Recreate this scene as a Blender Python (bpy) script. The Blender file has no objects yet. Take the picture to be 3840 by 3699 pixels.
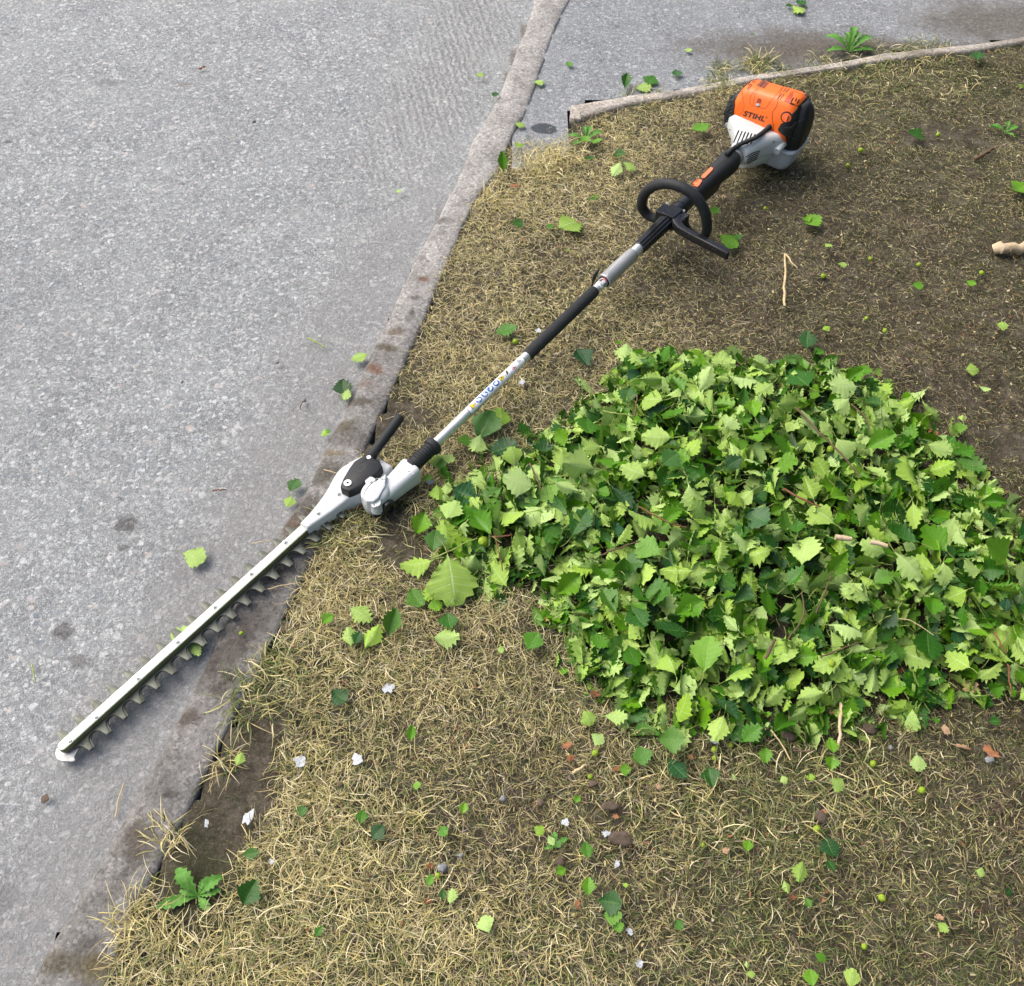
import bpy, bmesh, math, random
import numpy as np
from mathutils import Vector, Matrix
from mathutils.bvhtree import BVHTree
from mathutils.geometry import tessellate_polygon
R = math.radians
SC = bpy.context.scene
COL = SC.collection
random.seed(7); NR = np.random.RandomState(11)

# ---------------------------------------------------------------- camera
FPX, IW, IH = 3600.0, 3840.0, 3699.0
TH, CH = R(55), 1.55
cam_d = bpy.data.cameras.new('camera'); cam = bpy.data.objects.new('camera', cam_d); COL.objects.link(cam)
cam.location = (0, 0, CH); cam.rotation_euler = (R(90) - TH, 0, 0)
cam_d.sensor_fit = 'HORIZONTAL'; cam_d.sensor_width = 36; cam_d.lens = FPX / IW * 36
cam_d.clip_start = .02; cam_d.clip_end = 500
SC.camera = cam
# ---------------------------------------------------------------- light
SUN_EL, SUN_AZ = R(52), R(-62)      # azimuth measured from +Y towards +X
world = bpy.data.worlds.new('World'); SC.world = world; world.use_nodes = True
wt = world.node_tree; bg = wt.nodes['Background']
sky = wt.nodes.new('ShaderNodeTexSky'); sky.sky_type = 'NISHITA'; sky.sun_disc = False
sky.sun_elevation = SUN_EL; sky.sun_rotation = SUN_AZ
sky.air_density = .75; sky.dust_density = 6.0; sky.ozone_density = 1.0
wt.links.new(sky.outputs[0], bg.inputs[0]); bg.inputs[1].default_value = 0.15
sun_d = bpy.data.lights.new('sun', 'SUN'); sun_d.energy = 1.5; sun_d.angle = R(65); sun_d.color = (1, .975, .9)
sun = bpy.data.objects.new('sun', sun_d); COL.objects.link(sun)
sd = Vector((math.sin(SUN_AZ) * math.cos(SUN_EL), math.cos(SUN_AZ) * math.cos(SUN_EL), math.sin(SUN_EL)))
sun.rotation_euler = sd.to_track_quat('Z', 'Y').to_euler(); sun.location = sd * 10
SC.view_settings.view_transform = 'Standard'; SC.view_settings.look = 'None'
SC.view_settings.exposure = 0.55; SC.view_settings.gamma = 1

# ---------------------------------------------------------------- measuring helpers
c_, s_ = math.cos(TH), math.sin(TH)
def ray(px, py):
    x = (px - IW / 2) / FPX; y = -(py - IH / 2) / FPX
    return Vector((x, c_ + y * s_, -s_ + y * c_))
def P(px, py, z=0.0):
    """world point at height z seen at a spot of the photograph"""
    d = ray(px, py); t = (CH - z) / (-d.z)
    return Vector((d.x * t, d.y * t, z))
PSI = R(50.5)
ORG = P(225, 2825, 0)
UX = Vector((math.cos(PSI), math.sin(PSI), 0)); WX = Vector((-math.sin(PSI), math.cos(PSI), 0))
def loc(p):
    q = p - ORG; return Vector((q.dot(UX), q.dot(WX), p.z))
def wor(l): return ORG + UX * l[0] + WX * l[1] + Vector((0, 0, l[2]))
def L(px, py, z): return loc(P(px, py, z))
def Lu(px, py, u):
    """trimmer-local point on the plane u = const"""
    d = ray(px, py); o = Vector((0, 0, CH))
    t = (u - (o - ORG).dot(UX)) / d.dot(UX)
    return loc(o + d * t)

# ---------------------------------------------------------------- object helpers
def link(o, parent=None):
    COL.objects.link(o)
    if parent is not None: o.parent = parent
    return o
def tag(o, label=None, cat=None, group=None, kind=None):
    if label: o['label'] = label
    if cat: o['category'] = cat
    if group: o['group'] = group
    if kind: o['kind'] = kind
    return o
def empty(name, l=(0, 0, 0), rz=0):
    o = bpy.data.objects.new(name, None); o.empty_display_size = .05
    o.location = l; o.rotation_euler = (0, 0, rz); return link(o)
def mesh_obj(name, verts, faces, m=None, parent=None, smooth=True, auto=None):
    me = bpy.data.meshes.new(name); me.from_pydata([tuple(v) for v in verts], [], faces); me.update()
    return finish(name, me, m, parent, smooth, auto)
def finish(name, me, m, parent=None, smooth=True, auto=None):
    if m is not None: me.materials.append(m)
    if smooth:
        me.polygons.foreach_set('use_smooth', [True] * len(me.polygons))
        if auto: me.set_sharp_from_angle(angle=R(auto))
    o = bpy.data.objects.new(name, me)
    return link(o, parent)
class MB:
    """collects several shapes into one mesh"""
    def __init__(s): s.v = []; s.f = []
    def add(s, vf):
        n = len(s.v); s.v += [Vector(v) for v in vf[0]]; s.f += [tuple(i + n for i in f) for f in vf[1]]; return s
    def obj(s, name, m, parent=None, smooth=True, auto=35): return mesh_obj(name, s.v, s.f, m, parent, smooth, auto)
def fr(d):
    d = Vector(d).normalized(); a = Vector((0, 0, 1)) if abs(d.z) < .95 else Vector((1, 0, 0))
    x = a.cross(d).normalized(); return x, d.cross(x).normalized(), d
def tube(pts, rad, seg=16, cap=True, rim=None):
    pts = [Vector(p) for p in pts]; n = len(pts)
    if not hasattr(rad, '__len__'): rad = [rad] * n
    V = []; F = []; x = None
    for i, p in enumerate(pts):
        d = (pts[min(i + 1, n - 1)] - pts[max(i - 1, 0)])
        if d.length < 1e-9: d = Vector((1, 0, 0))
        d.normalize()
        if x is None: x, y, _ = fr(d)
        x = (x - d * x.dot(d)).normalized(); y = d.cross(x)
        for k in range(seg):
            a = 2 * math.pi * k / seg; r = rad[i] * (rim(a) if rim else 1)
            V.append(p + (x * math.cos(a) + y * math.sin(a)) * r)
    for i in range(n - 1):
        for k in range(seg):
            a = i * seg + k; b = i * seg + (k + 1) % seg
            F.append((a, b, b + seg, a + seg))
    if cap: F.append(tuple(range(seg - 1, -1, -1))); F.append(tuple((n - 1) * seg + k for k in range(seg)))
    return V, F
def rev(p0, d, prof, seg=24, rim=None):
    """revolve: prof = [(distance along axis, radius)]"""
    x, y, d = fr(d); p0 = Vector(p0); V = []; F = []
    for h, r in prof:
        for k in range(seg):
            a = 2 * math.pi * k / seg; rr = r * (rim(a) if rim else 1)
            V.append(p0 + d * h + (x * math.cos(a) + y * math.sin(a)) * rr)
    n = len(prof)
    for i in range(n - 1):
        for k in range(seg):
            a = i * seg + k; b = i * seg + (k + 1) % seg; F.append((a, b, b + seg, a + seg))
    F.append(tuple(range(seg - 1, -1, -1))); F.append(tuple((n - 1) * seg + k for k in range(seg)))
    return V, F
def slab(poly, z0, z1, bev=.002, zf=None):
    """polygon (u,w) extruded from z0 to z1 with a bevelled top edge"""
    n = len(poly); area = sum(poly[i][0] * poly[(i + 1) % n][1] - poly[(i + 1) % n][0] * poly[i][1] for i in range(n))
    if area < 0: poly = poly[::-1]
    def inset(d):
        out = []
        for i in range(n):
            a = Vector(poly[i - 1][:2]); b = Vector(poly[i][:2]); c = Vector(poly[(i + 1) % n][:2])
            e1 = (b - a).normalized(); e2 = (c - b).normalized()
            n1 = Vector((-e1.y, e1.x)); n2 = Vector((-e2.y, e2.x)); m = (n1 + n2)
            m = m.normalized() if m.length > 1e-6 else n1
            k = d / max(.45, m.dot(n1)); out.append(b + m * k)
        return out
    rings = [(inset(0), z0), (inset(0), z1 - bev), (inset(bev * .35), z1 - bev * .3), (inset(bev), z1)]
    V = []; F = []
    for ring, z in rings:
        for p in ring: V.append(Vector((p.x, p.y, z + (zf(p.x) if zf else 0))))
    for i in range(len(rings) - 1):
        for k in range(n):
            a = i * n + k; b = i * n + (k + 1) % n; F.append((a, b, b + n, a + n))
    for base, flip in ((0, True), (3 * n, False)):
        tri = tessellate_polygon([[Vector((V[base + k].x, V[base + k].y, 0)) for k in range(n)]])
        for t in tri:
            a, b, c = (V[base + i] for i in t)
            up = (b - a).cross(c - a).z > 0
            if up == flip: t = t[::-1]
            F.append(tuple(base + i for i in t))
    return V, F
def rrect(u0, u1, w0, w1, r, z, n=6):
    r = min(r, (u1 - u0) / 2 - 1e-4, (w1 - w0) / 2 - 1e-4); out = []
    for cx, cy, a0 in ((u1 - r, w1 - r, 0), (u0 + r, w1 - r, 90), (u0 + r, w0 + r, 180), (u1 - r, w0 + r, 270)):
        for k in range(n + 1):
            a = R(a0 + 90 * k / n); out.append(Vector((cx + r * math.cos(a), cy + r * math.sin(a), z)))
    return out
def loft(rings, cap=True):
    n = len(rings[0]); V = [v for r in rings for v in r]; F = []
    for i in range(len(rings) - 1):
        for k in range(n):
            a = i * n + k; b = i * n + (k + 1) % n; F.append((a, b, b + n, a + n))
    if cap: F.append(tuple(range(n - 1, -1, -1))); F.append(tuple((len(rings) - 1) * n + k for k in range(n)))
    return V, F
def smooth_rings(rings, k=3):
    """Catmull-Rom between rings"""
    out = []; n = len(rings)
    for i in range(n - 1):
        p0, p1, p2, p3 = rings[max(i - 1, 0)], rings[i], rings[i + 1], rings[min(i + 2, n - 1)]
        for j in range(k):
            t = j / k
            out.append([.5 * ((2 * b) + (c - a) * t + (2 * a - 5 * b + 4 * c - d) * t * t + (-a + 3 * b - 3 * c + d) * t ** 3) for a, b, c, d in zip(p0, p1, p2, p3)])
    out.append(rings[-1]); return out
def spline(pts, k=6):
    pts = [Vector(p) for p in pts]; return [r[0] for r in smooth_rings([[p] for p in pts], k)]
def bvh_of(obs):
    V = []; F = []
    for o in obs:
        n = len(V); V += [v.co.copy() for v in o.data.vertices]; F += [tuple(i + n for i in p.vertices) for p in o.data.polygons]
    return BVHTree.FromPolygons(V, F)
def on_surface(bvh, px, py):
    """trimmer-local surface point and normal seen at a spot of the photograph"""
    o = loc(Vector((0, 0, CH))); d = loc(Vector((0, 0, CH)) + ray(px, py)) - o; d.normalize()
    h, n, i, t = bvh.ray_cast(o, d)
    if h is None:
        best = None
        for k in range(90, 260):
            q = o + d * (k * .012); hh, nn, ii, dd = bvh.find_nearest(q)
            if hh is not None and (best is None or dd < best[0]): best = (dd, hh, nn)
        h, n = best[1], best[2]
    if n.dot(d) > 0: n = -n
    return h, n
def emboss(name, polys, bvh, m, parent, h=.0008, sub=.0, depth=.002, maxe=14):
    """raised (or thin) shape whose outline follows polygons, laid on the part's real surface"""
    bm = bmesh.new()
    for poly in polys:
        vs = [bm.verts.new((x, y, 0)) for x, y in poly]
        tri = tessellate_polygon([[v.co for v in vs]])
        for t in tri:
            try: bm.faces.new([vs[i] for i in t])
            except ValueError: pass
    for _ in range(5):
        es = [e for e in bm.edges if e.calc_length() > maxe]
        if not es: break
        bmesh.ops.subdivide_edges(bm, edges=es, cuts=1); bmesh.ops.triangulate(bm, faces=bm.faces[:])
    bmesh.ops.recalc_face_normals(bm, faces=bm.faces[:])
    bm.verts.ensure_lookup_table(); idx = {v: i for i, v in enumerate(bm.verts)}; n = len(bm.verts)
    top = []; bot = []
    for v in bm.verts:
        p, nn = on_surface(bvh, v.co.x, v.co.y); top.append(p + nn * h); bot.append(p - nn * depth)
    F = []
    for f in bm.faces:
        i = [idx[v] for v in f.verts]; a, b, c = (top[k] for k in i[:3])
        o = loc(Vector((0, 0, CH)))
        if (b - a).cross(c - a).dot(o - a) < 0: i = i[::-1]
        F.append(tuple(i))
    seen = {}
    for f in F:
        for k in range(len(f)):
            e = (f[k], f[(k + 1) % len(f)]); seen[e] = 1
    for (a, b) in list(seen):
        if (b, a) not in seen: F.append((b, a, a + n, b + n))
    bm.free()
    return mesh_obj(name, top + bot, F, m, parent, True, 40)
def stroke(pts, w):
    """polyline in the photograph's plane to a thin polygon"""
    pts = [Vector(p) for p in pts]; l = []; r = []
    for i, p in enumerate(pts):
        d = (pts[min(i + 1, len(pts) - 1)] - pts[max(i - 1, 0)]).normalized(); nn = Vector((-d.y, d.x)) * w / 2
        l.append(tuple(p + nn)); r.append(tuple(p - nn))
    return l + r[::-1]

# ---------------------------------------------------------------- materials
def mat(name):
    m = bpy.data.materials.new(name); m.use_nodes = True
    nt = m.node_tree; b = nt.nodes['Principled BSDF']; return m, nt, b
def N(nt, t, **k):
    n = nt.nodes.new('ShaderNode' + t)
    for a, v in k.items():
        if a[0] == 'i' and a[1:].isdigit(): n.inputs[int(a[1:])].default_value = v
        else: setattr(n, a, v)
    return n
def mixc(nt, fac, a, b, mode='MIX'):
    n = nt.nodes.new('ShaderNodeMix'); n.data_type = 'RGBA'; n.blend_type = mode
    for s, v in ((0, fac), (6, a), (7, b)):
        if isinstance(v, bpy.types.NodeSocket): nt.links.new(v, n.inputs[s])
        elif s == 0: n.inputs[0].default_value = v
        else: n.inputs[s].default_value = (*v, 1)
    return n.outputs[2]
def math_(nt, op, a, b=0.0, c=None, clamp=False):
    n = nt.nodes.new('ShaderNodeMath'); n.operation = op; n.use_clamp = clamp
    for i, v in enumerate((a, b, c)):
        if v is None: continue
        if isinstance(v, bpy.types.NodeSocket): nt.links.new(v, n.inputs[i])
        else: n.inputs[i].default_value = v
    return n.outputs[0]
def ramp(nt, fac, stops, interp='LINEAR'):
    n = nt.nodes.new('ShaderNodeValToRGB'); n.color_ramp.interpolation = interp
    el = n.color_ramp.elements
    while len(el) < len(stops): el.new(.5)
    for e, (p, c) in zip(el, stops): e.position = p; e.color = (*c, 1) if hasattr(c, '__len__') else (c, c, c, 1)
    nt.links.new(fac, n.inputs[0]); return n.outputs[0]
def objco(nt): return nt.nodes.new('ShaderNodeTexCoord').outputs['Object']
def noise(nt, co, scale, detail=4, rough=.55, dist=0.0, out=0):
    n = N(nt, 'TexNoise'); n.inputs['Scale'].default_value = scale; n.inputs['Detail'].default_value = detail
    n.inputs['Roughness'].default_value = rough; n.inputs['Distortion'].default_value = dist
    nt.links.new(co, n.inputs['Vector']); return n.outputs[out]
def voro(nt, co, scale, feature='F1', out='Color', rnd=1.0):
    n = N(nt, 'TexVoronoi'); n.feature = feature; n.inputs['Scale'].default_value = scale; n.inputs['Randomness'].default_value = rnd
    nt.links.new(co, n.inputs['Vector']); return n.outputs[out]
def bump(nt, h, dist, strength=1.0, nrm=None):
    n = N(nt, 'Bump'); n.inputs['Distance'].default_value = dist; n.inputs['Strength'].default_value = strength
    nt.links.new(h, n.inputs['Height'])
    if nrm: nt.links.new(nrm, n.inputs['Normal'])
    return n.outputs[0]
def spot(nt, co, p, rx, ry=None, wob=.5, sc=30, rz=0.0, soft=.35):
    """mask of an irregular spot round world point p: 1 inside, 0 outside"""
    mp = N(nt, 'Mapping'); mp.vector_type = 'TEXTURE'
    mp.inputs['Location'].default_value = (p[0], p[1], 0); mp.inputs['Rotation'].default_value = (0, 0, rz)
    mp.inputs['Scale'].default_value = (rx, ry or rx, 1e3); nt.links.new(co, mp.inputs['Vector'])
    ln = N(nt, 'VectorMath', operation='LENGTH'); nt.links.new(mp.outputs[0], ln.inputs[0])
    nz = noise(nt, co, sc, 5, .65)
    v = math_(nt, 'ADD', ln.outputs['Value'], math_(nt, 'MULTIPLY', math_(nt, 'SUBTRACT', nz, .5), wob * 2.5))
    mr = N(nt, 'MapRange'); mr.interpolation_type = 'SMOOTHSTEP'; nt.links.new(v, mr.inputs[0])
    mr.inputs[1].default_value = 1 - soft; mr.inputs[2].default_value = 1 + soft; mr.inputs[3].default_value = 1; mr.inputs[4].default_value = 0
    return mr.outputs[0]
def plastic(name, col, rough=.45, var=.08, bscale=900, bdist=.00015, dirt=.15, dirtcol=(.25, .22, .17), spec=.5):
    m, nt, b = mat(name); co = objco(nt)
    n1 = noise(nt, co, 14, 5, .6); c = mixc(nt, n1, tuple(x * (1 - var) for x in col), tuple(min(1, x * (1 + var)) for x in col))
    d = ramp(nt, noise(nt, co, 60, 6, .75), [(.5, 0.0), (.78, 1.0)])
    c = mixc(nt, math_(nt, 'MULTIPLY', d, dirt), c, dirtcol)
    nt.links.new(c, b.inputs['Base Color'])
    nt.links.new(ramp(nt, n1, [(0, max(.05, rough - .1)), (1, min(1, rough + .12))]), b.inputs['Roughness'])
    b.inputs['Specular IOR Level'].default_value = spec
    nt.links.new(bump(nt, noise(nt, co, bscale, 2), bdist, .5), b.inputs['Normal'])
    return m
def metal(name, col, rough=.35, metallic=.9, dirt=.2, dirtcol=(.12, .11, .07), scale=70):
    m, nt, b = mat(name); co = objco(nt)
    d = ramp(nt, noise(nt, co, scale, 6, .7), [(.45, 0.0), (.75, 1.0)])
    c = mixc(nt, math_(nt, 'MULTIPLY', d, dirt), col, dirtcol)
    nt.links.new(c, b.inputs['Base Color']); b.inputs['Metallic'].default_value = metallic
    nt.links.new(math_(nt, 'ADD', math_(nt, 'MULTIPLY', d, .25), rough), b.inputs['Roughness'])
    nt.links.new(bump(nt, noise(nt, co, 600, 3), .0001, .5), b.inputs['Normal'])
    return m
# ================================================================= ground, road, kerb, driveway, edging
KL = [(2035,-90),(2006,0),(1978,93),(1941,185),(1914,260),(1867,361),(1830,436),(1775,519),(1747,593),(1691,732),(1645,816),(1552,982),(1460,1190),(1372,1371),
      (1254,1626),(1156,1822),(1058,1972),(991,2076),(880,2276),(798,2428),(700,2640),(600,2830),(470,3060),(330,3320),(200,3533),(111,3699),(30,3850)]
KR = [(2165,-90),(2136,0),(2080,120),(2025,269),(2006,324),(1960,445),(1914,519),(1867,640),(1793,741),(1738,840),(1684,970),(1639,1077),(1586,1202),(1554,1282),
      (1514,1371),(1452,1514),(1416,1586),(1340,1760),(1221,1998),(1184,2061),(1147,2147),(1099,2247),(1021,2399),(955,2540),(877,2700),(755,2927),(713,3028),(596,3255),(480,3483),(400,3699),(350,3830)]
def extend(pts, a=1.5, b=1.5):
    d0 = (pts[0] - pts[1]).normalized(); d1 = (pts[-1] - pts[-2]).normalized()
    return [pts[0] + d0 * 8] + pts + [pts[-1] + d1 * b]
def resample(pts, step):
    pts = [Vector((p[0], p[1])) for p in pts]; out = [pts[0]]; acc = 0
    for a, b in zip(pts, pts[1:]):
        l = (b - a).length; t = step - acc
        while t < l: out.append(a + (b - a) * (t / l)); t += step
        acc = (l - (t - step))
    out.append(pts[-1]); return out
kl = [P(x, y, .006) for x, y in KL]; kr = [P(x, y, .01) for x, y in KR]
# far end goes on straight beyond the picture, near end passes under the camera
dk = (kl[0] - kl[6]).normalized()
kl = [kl[0] + dk * 9] + kl + [kl[-1] + Vector((-.12, -.5, 0)), kl[-1] + Vector((-.4, -1.6, 0))]
kr = [kr[0] + dk * 9] + kr + [kr[-1] + Vector((-.12, -.5, 0)), kr[-1] + Vector((-.4, -1.6, 0))]
EDT = [(2153,384),(2368,348),(2511,335),(2636,312),(2814,277),(2993,250),(3100,236),(3322,190),(3674,155),(3840,130)]
EDB = [(2153,437),(2243,415),(2368,378),(2502,358),(2636,335),(2840,290),(3025,264),(3210,236),(3322,215),(3674,178),(3840,150)]
edt = [P(x, y, .022) for x, y in EDT]; edb = [P(x, y, .022) for x, y in EDB]
de = (edt[-1] - edt[-4]).normalized(); edt.append(edt[-1] + de * 6); edb.append(edb[-1] + de * 6)
lawn_poly = [p.xy for p in kr[::-1] if p.y < P(1914, 540).y] + [P(1914, 535).xy, P(2000, 520).xy, P(2060, 500).xy, P(2140, 480).xy, P(2150, 430, .01).xy] + [p.xy for p in edb[1:]] + [Vector((9, -2)), Vector((-1.2, -2.2))]
LP = np.array([tuple(p) for p in lawn_poly])
def inside(X, Y, poly):
    n = len(poly); c = np.zeros(X.shape, bool); j = n - 1
    for i in range(n):
        xi, yi = poly[i]; xj, yj = poly[j]
        c ^= ((yi > Y) != (yj > Y)) & (X < (xj - xi) * (Y - yi) / (yj - yi + 1e-12) + xi); j = i
    return c
def segdist(X, Y, pts):
    best = np.full(X.shape, 1e9)
    for (x0, y0), (x1, y1) in zip(pts[:-1], pts[1:]):
        dx, dy = x1 - x0, y1 - y0; t = np.clip(((X - x0) * dx + (Y - y0) * dy) / (dx * dx + dy * dy + 1e-12), 0, 1)
        best = np.minimum(best, np.hypot(X - x0 - t * dx, Y - y0 - t * dy))
    return best
def vnoise(X, Y, sc, seed=0):
    """smooth value noise on arrays"""
    rs = np.random.RandomState(seed); T = rs.rand(64, 64)
    x = X * sc + 1000; y = Y * sc + 1000; xi = np.floor(x).astype(int); yi = np.floor(y).astype(int); fx = x - xi; fy = y - yi
    fx = fx * fx * (3 - 2 * fx); fy = fy * fy * (3 - 2 * fy)
    g = lambda a, b: T[a % 64, b % 64]
    return (g(xi, yi) * (1 - fx) + g(xi + 1, yi) * fx) * (1 - fy) + (g(xi, yi + 1) * (1 - fx) + g(xi + 1, yi + 1) * fx) * fy

# --- asphalt
def asphalt(name, base, dust, stone_sc, fine_sc, dark, contrast=1.0, patches=()):
    m, nt, b = mat(name); co = objco(nt)
    wob = N(nt, 'VectorMath', operation='ADD'); nt.links.new(co, wob.inputs[0])
    wn = N(nt, 'VectorMath', operation='SCALE'); nt.links.new(noise(nt, co, 60, 4, .7, out=1), wn.inputs[0]); wn.inputs['Scale'].default_value = .022
    nt.links.new(wn.outputs[0], wob.inputs[1]); w = wob.outputs[0]
    v1c = voro(nt, w, stone_sc); v1e = voro(nt, w, stone_sc, 'DISTANCE_TO_EDGE', 'Distance')
    v2c = voro(nt, w, fine_sc); v2e = voro(nt, w, fine_sc, 'DISTANCE_TO_EDGE', 'Distance')
    sep1 = N(nt, 'SeparateColor'); nt.links.new(v1c, sep1.inputs[0]); sep2 = N(nt, 'SeparateColor'); nt.links.new(v2c, sep2.inputs[0])
    g1 = ramp(nt, sep1.outputs[0], [(0, tuple(x * .48 for x in base)), (.16, tuple(x * .72 for x in base)), (.5, base), (.82, tuple(x * 1.18 for x in base)), (.95, (base[0] * 1.3, base[1] * 1.22, base[2] * 1.18)), (1, tuple(x * 1.45 for x in base))])
    g2 = ramp(nt, sep2.outputs[1], [(0, tuple(x * .55 for x in base)), (.5, tuple(x * .95 for x in base)), (1, tuple(x * 1.45 for x in base))])
    pick = ramp(nt, sep1.outputs[2], [(.42, 0.0), (.52, 1.0)])             # which cells are a big stone, which are fine mortar
    col = mixc(nt, pick, g2, g1)
    e1 = ramp(nt, v1e, [(0, .35), (.2, 1.0)]); e2 = ramp(nt, v2e, [(0, .2), (.25, 1.0)])
    e = mixc(nt, pick, e2, e1)
    col = mixc(nt, e, tuple(x * dark for x in base), col)
    spk = noise(nt, co, 420, 4, .8)
    col = mixc(nt, .9, col, ramp(nt, spk, [(.3, .42), (.5, .98), (.7, 1.45)]), 'MULTIPLY')
    med = noise(nt, co, 150, 5, .75, .6)
    col = mixc(nt, .9, col, ramp(nt, med, [(.34, .55), (.46, .93), (.6, 1.08), (.72, 1.3)]), 'MULTIPLY')
    pv = N(nt, 'TexVoronoi'); pv.inputs['Scale'].default_value = 52; nt.links.new(w, pv.inputs['Vector'])
    sp3 = N(nt, 'SeparateColor'); nt.links.new(pv.outputs['Color'], sp3.inputs[0])
    big_st = math_(nt, 'MULTIPLY', ramp(nt, pv.outputs['Distance'], [(.28, 1.0), (.4, 0.0)]), ramp(nt, sp3.outputs[0], [(.74, 0.0), (.76, .8)]))
    col = mixc(nt, big_st, col, ramp(nt, sp3.outputs[1], [(0, (base[0] * .36, base[1] * .42, base[2] * .48)), (.5, (base[0] * .62, base[1] * .64, base[2] * .68)), (.72, (base[0] * 1.15, base[1] * .98, base[2] * .9)), (.9, tuple(x * 1.35 for x in base))]))
    fine = noise(nt, co, 6, 6, .62); big = noise(nt, co, .9, 4, .55)
    col = mixc(nt, math_(nt, 'MULTIPLY', ramp(nt, fine, [(.35, 0.0), (.75, 1.0)]), .3), col, dust)
    col = mixc(nt, 1.0, col, ramp(nt, big, [(.3, .94), (.7, 1.05)]), 'MULTIPLY')
    h = math_(nt, 'ADD', math_(nt, 'ADD', math_(nt, 'MULTIPLY', e, .7), math_(nt, 'MULTIPLY', med, 2.2)), math_(nt, 'MULTIPLY', spk, .8))
    h = math_(nt, 'ADD', h, math_(nt, 'MULTIPLY', sep1.outputs[1], .7))
    return m, nt, b, co, col, h
def road_mat():
    m, nt, b, co, col, h = asphalt('asphalt_worn', (.445, .468, .475), (.5, .522, .52), 115, 300, .45)
    # finer, dustier gutter strip next to the kerb and oil / dirt spots lying on the surface
    spots = [(470,1965,.032,.026,(.045,.038,.03)), (455,2050,.018,.012,(.05,.045,.04)), (235,2368,.026,.024,(.06,.052,.045)), (300,2480,.03,.02,(.13,.125,.12)), (400,310,.05,.022,(.2,.215,.215)), (30,530,.02,.008,(.05,.05,.05)),
             (690,315,.03,.014,(.2,.19,.17)), (20,3370,.025,.03,(.11,.12,.13)),(1965,120,.018,.07,(.13,.1,.075)),(1930,215,.022,.06,(.12,.095,.07)),(1900,290,.012,.05,(.16,.13,.1)),(1795,560,.01,.06,(.2,.18,.155)),(1640,830,.01,.08,(.2,.18,.16))]
    for x, y, rx, ry, c in spots:
        col = mixc(nt, math_(nt, 'MULTIPLY', spot(nt, co, P(x, y), rx * .7, ry * .7, .9, 90), .6), col, c)
    # compacted sand along the kerb at the bottom and middle
    for x, y, rx, ry, rz in ((560,2880,.16,.55,-25),(300,3450,.12,.4,-28),(1050,1900,.12,.5,-22),(1330,1250,.13,.6,-20)):
        mk = math_(nt, 'MULTIPLY', spot(nt, co, P(x, y), rx, ry, .5, 9, R(rz), .6), .45)
        sand = ramp(nt, noise(nt, co, 260, 5, .75), [(.3, (.17, .168, .165)), (.55, (.3, .3, .295)), (.75, (.44, .44, .43))])
        col = mixc(nt, mk, col, sand)
    # worn grooves where snow ploughs have scraped, upper middle
    wv = N(nt, 'TexWave'); wv.wave_type = 'BANDS'; wv.bands_direction = 'X'; wv.inputs['Scale'].default_value = 16; wv.inputs['Distortion'].default_value = 5; wv.inputs['Detail Scale'].default_value = 3
    mp = N(nt, 'Mapping'); mp.inputs['Rotation'].default_value = (0, 0, R(-12)); nt.links.new(co, mp.inputs[0]); nt.links.new(mp.outputs[0], wv.inputs[0])
    mk = spot(nt, co, P(1690, 230), .13, .6, .4, 5, R(-14), .8)
    col = mixc(nt, math_(nt, 'MULTIPLY', mk, .3), col, ramp(nt, wv.outputs['Fac'], [(.2, (.19, .185, .175)), (.8, (.4, .395, .38))]))
    h = math_(nt, 'ADD', h, math_(nt, 'MULTIPLY', math_(nt, 'MULTIPLY', mk, wv.outputs['Fac']), 1.6))
    nt.links.new(col, b.inputs['Base Color']); b.inputs['Roughness'].default_value = .88; b.inputs['Specular IOR Level'].default_value = .25
    nt.links.new(bump(nt, h, .0022, .8), b.inputs['Normal']); return m
def drive_mat():
    m, nt, b, co, col, h = asphalt('asphalt_driveway', (.37, .395, .415), (.43, .45, .46), 150, 420, .4)
    wv = spot(nt, co, P(2040, 490), .035, .024, .25, 40, R(-10), .12)
    col = mixc(nt, wv, col, (.075, .085, .1))
    for x, y, rx, ry in ((2980,190,.3,.1),(3750,90,.25,.12),(3300,200,.4,.05)):
        mk = math_(nt, 'MULTIPLY', spot(nt, co, P(x, y), rx, ry, .6, 12, 0, .6), .75)
        col = mixc(nt, mk, col, ramp(nt, noise(nt, co, 120, 6, .8), [(.35, (.06, .05, .038)), (.6, (.17, .15, .12)), (.75, (.3, .27, .22))]))
    nt.links.new(col, b.inputs['Base Color']); b.inputs['Roughness'].default_value = .9; b.inputs['Specular IOR Level'].default_value = .25
    nt.links.new(bump(nt, h, .0016, .8), b.inputs['Normal']); return m
def soil_mat():
    m, nt, b = mat('soil'); co = objco(nt)
    c = ramp(nt, noise(nt, co, 22, 7, .68), [(.3, (.035, .03, .02)), (.5, (.08, .07, .05)), (.7, (.15, .13, .1))])
    c = mixc(nt, ramp(nt, noise(nt, co, 300, 5, .85), [(.55, 0.0), (.7, .7)]), c, (.34, .3, .24)); c = mixc(nt, .9, c, ramp(nt, noise(nt, co, 110, 6, .8), [(.35, .45), (.5, 1.0), (.65, 1.45)]), 'MULTIPLY')
    c = mixc(nt, math_(nt, 'MULTIPLY', ramp(nt, noise(nt, co, 5, 5, .6), [(.5, 0.0), (.68, 1.0)]), .6), c, (.035, .045, .014))
    nt.links.new(c, b.inputs['Base Color']); b.inputs['Roughness'].default_value = .95; b.inputs['Specular IOR Level'].default_value = .15
    nt.links.new(bump(nt, noise(nt, co, 160, 6, .75), .006, .9), b.inputs['Normal']); return m
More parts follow.
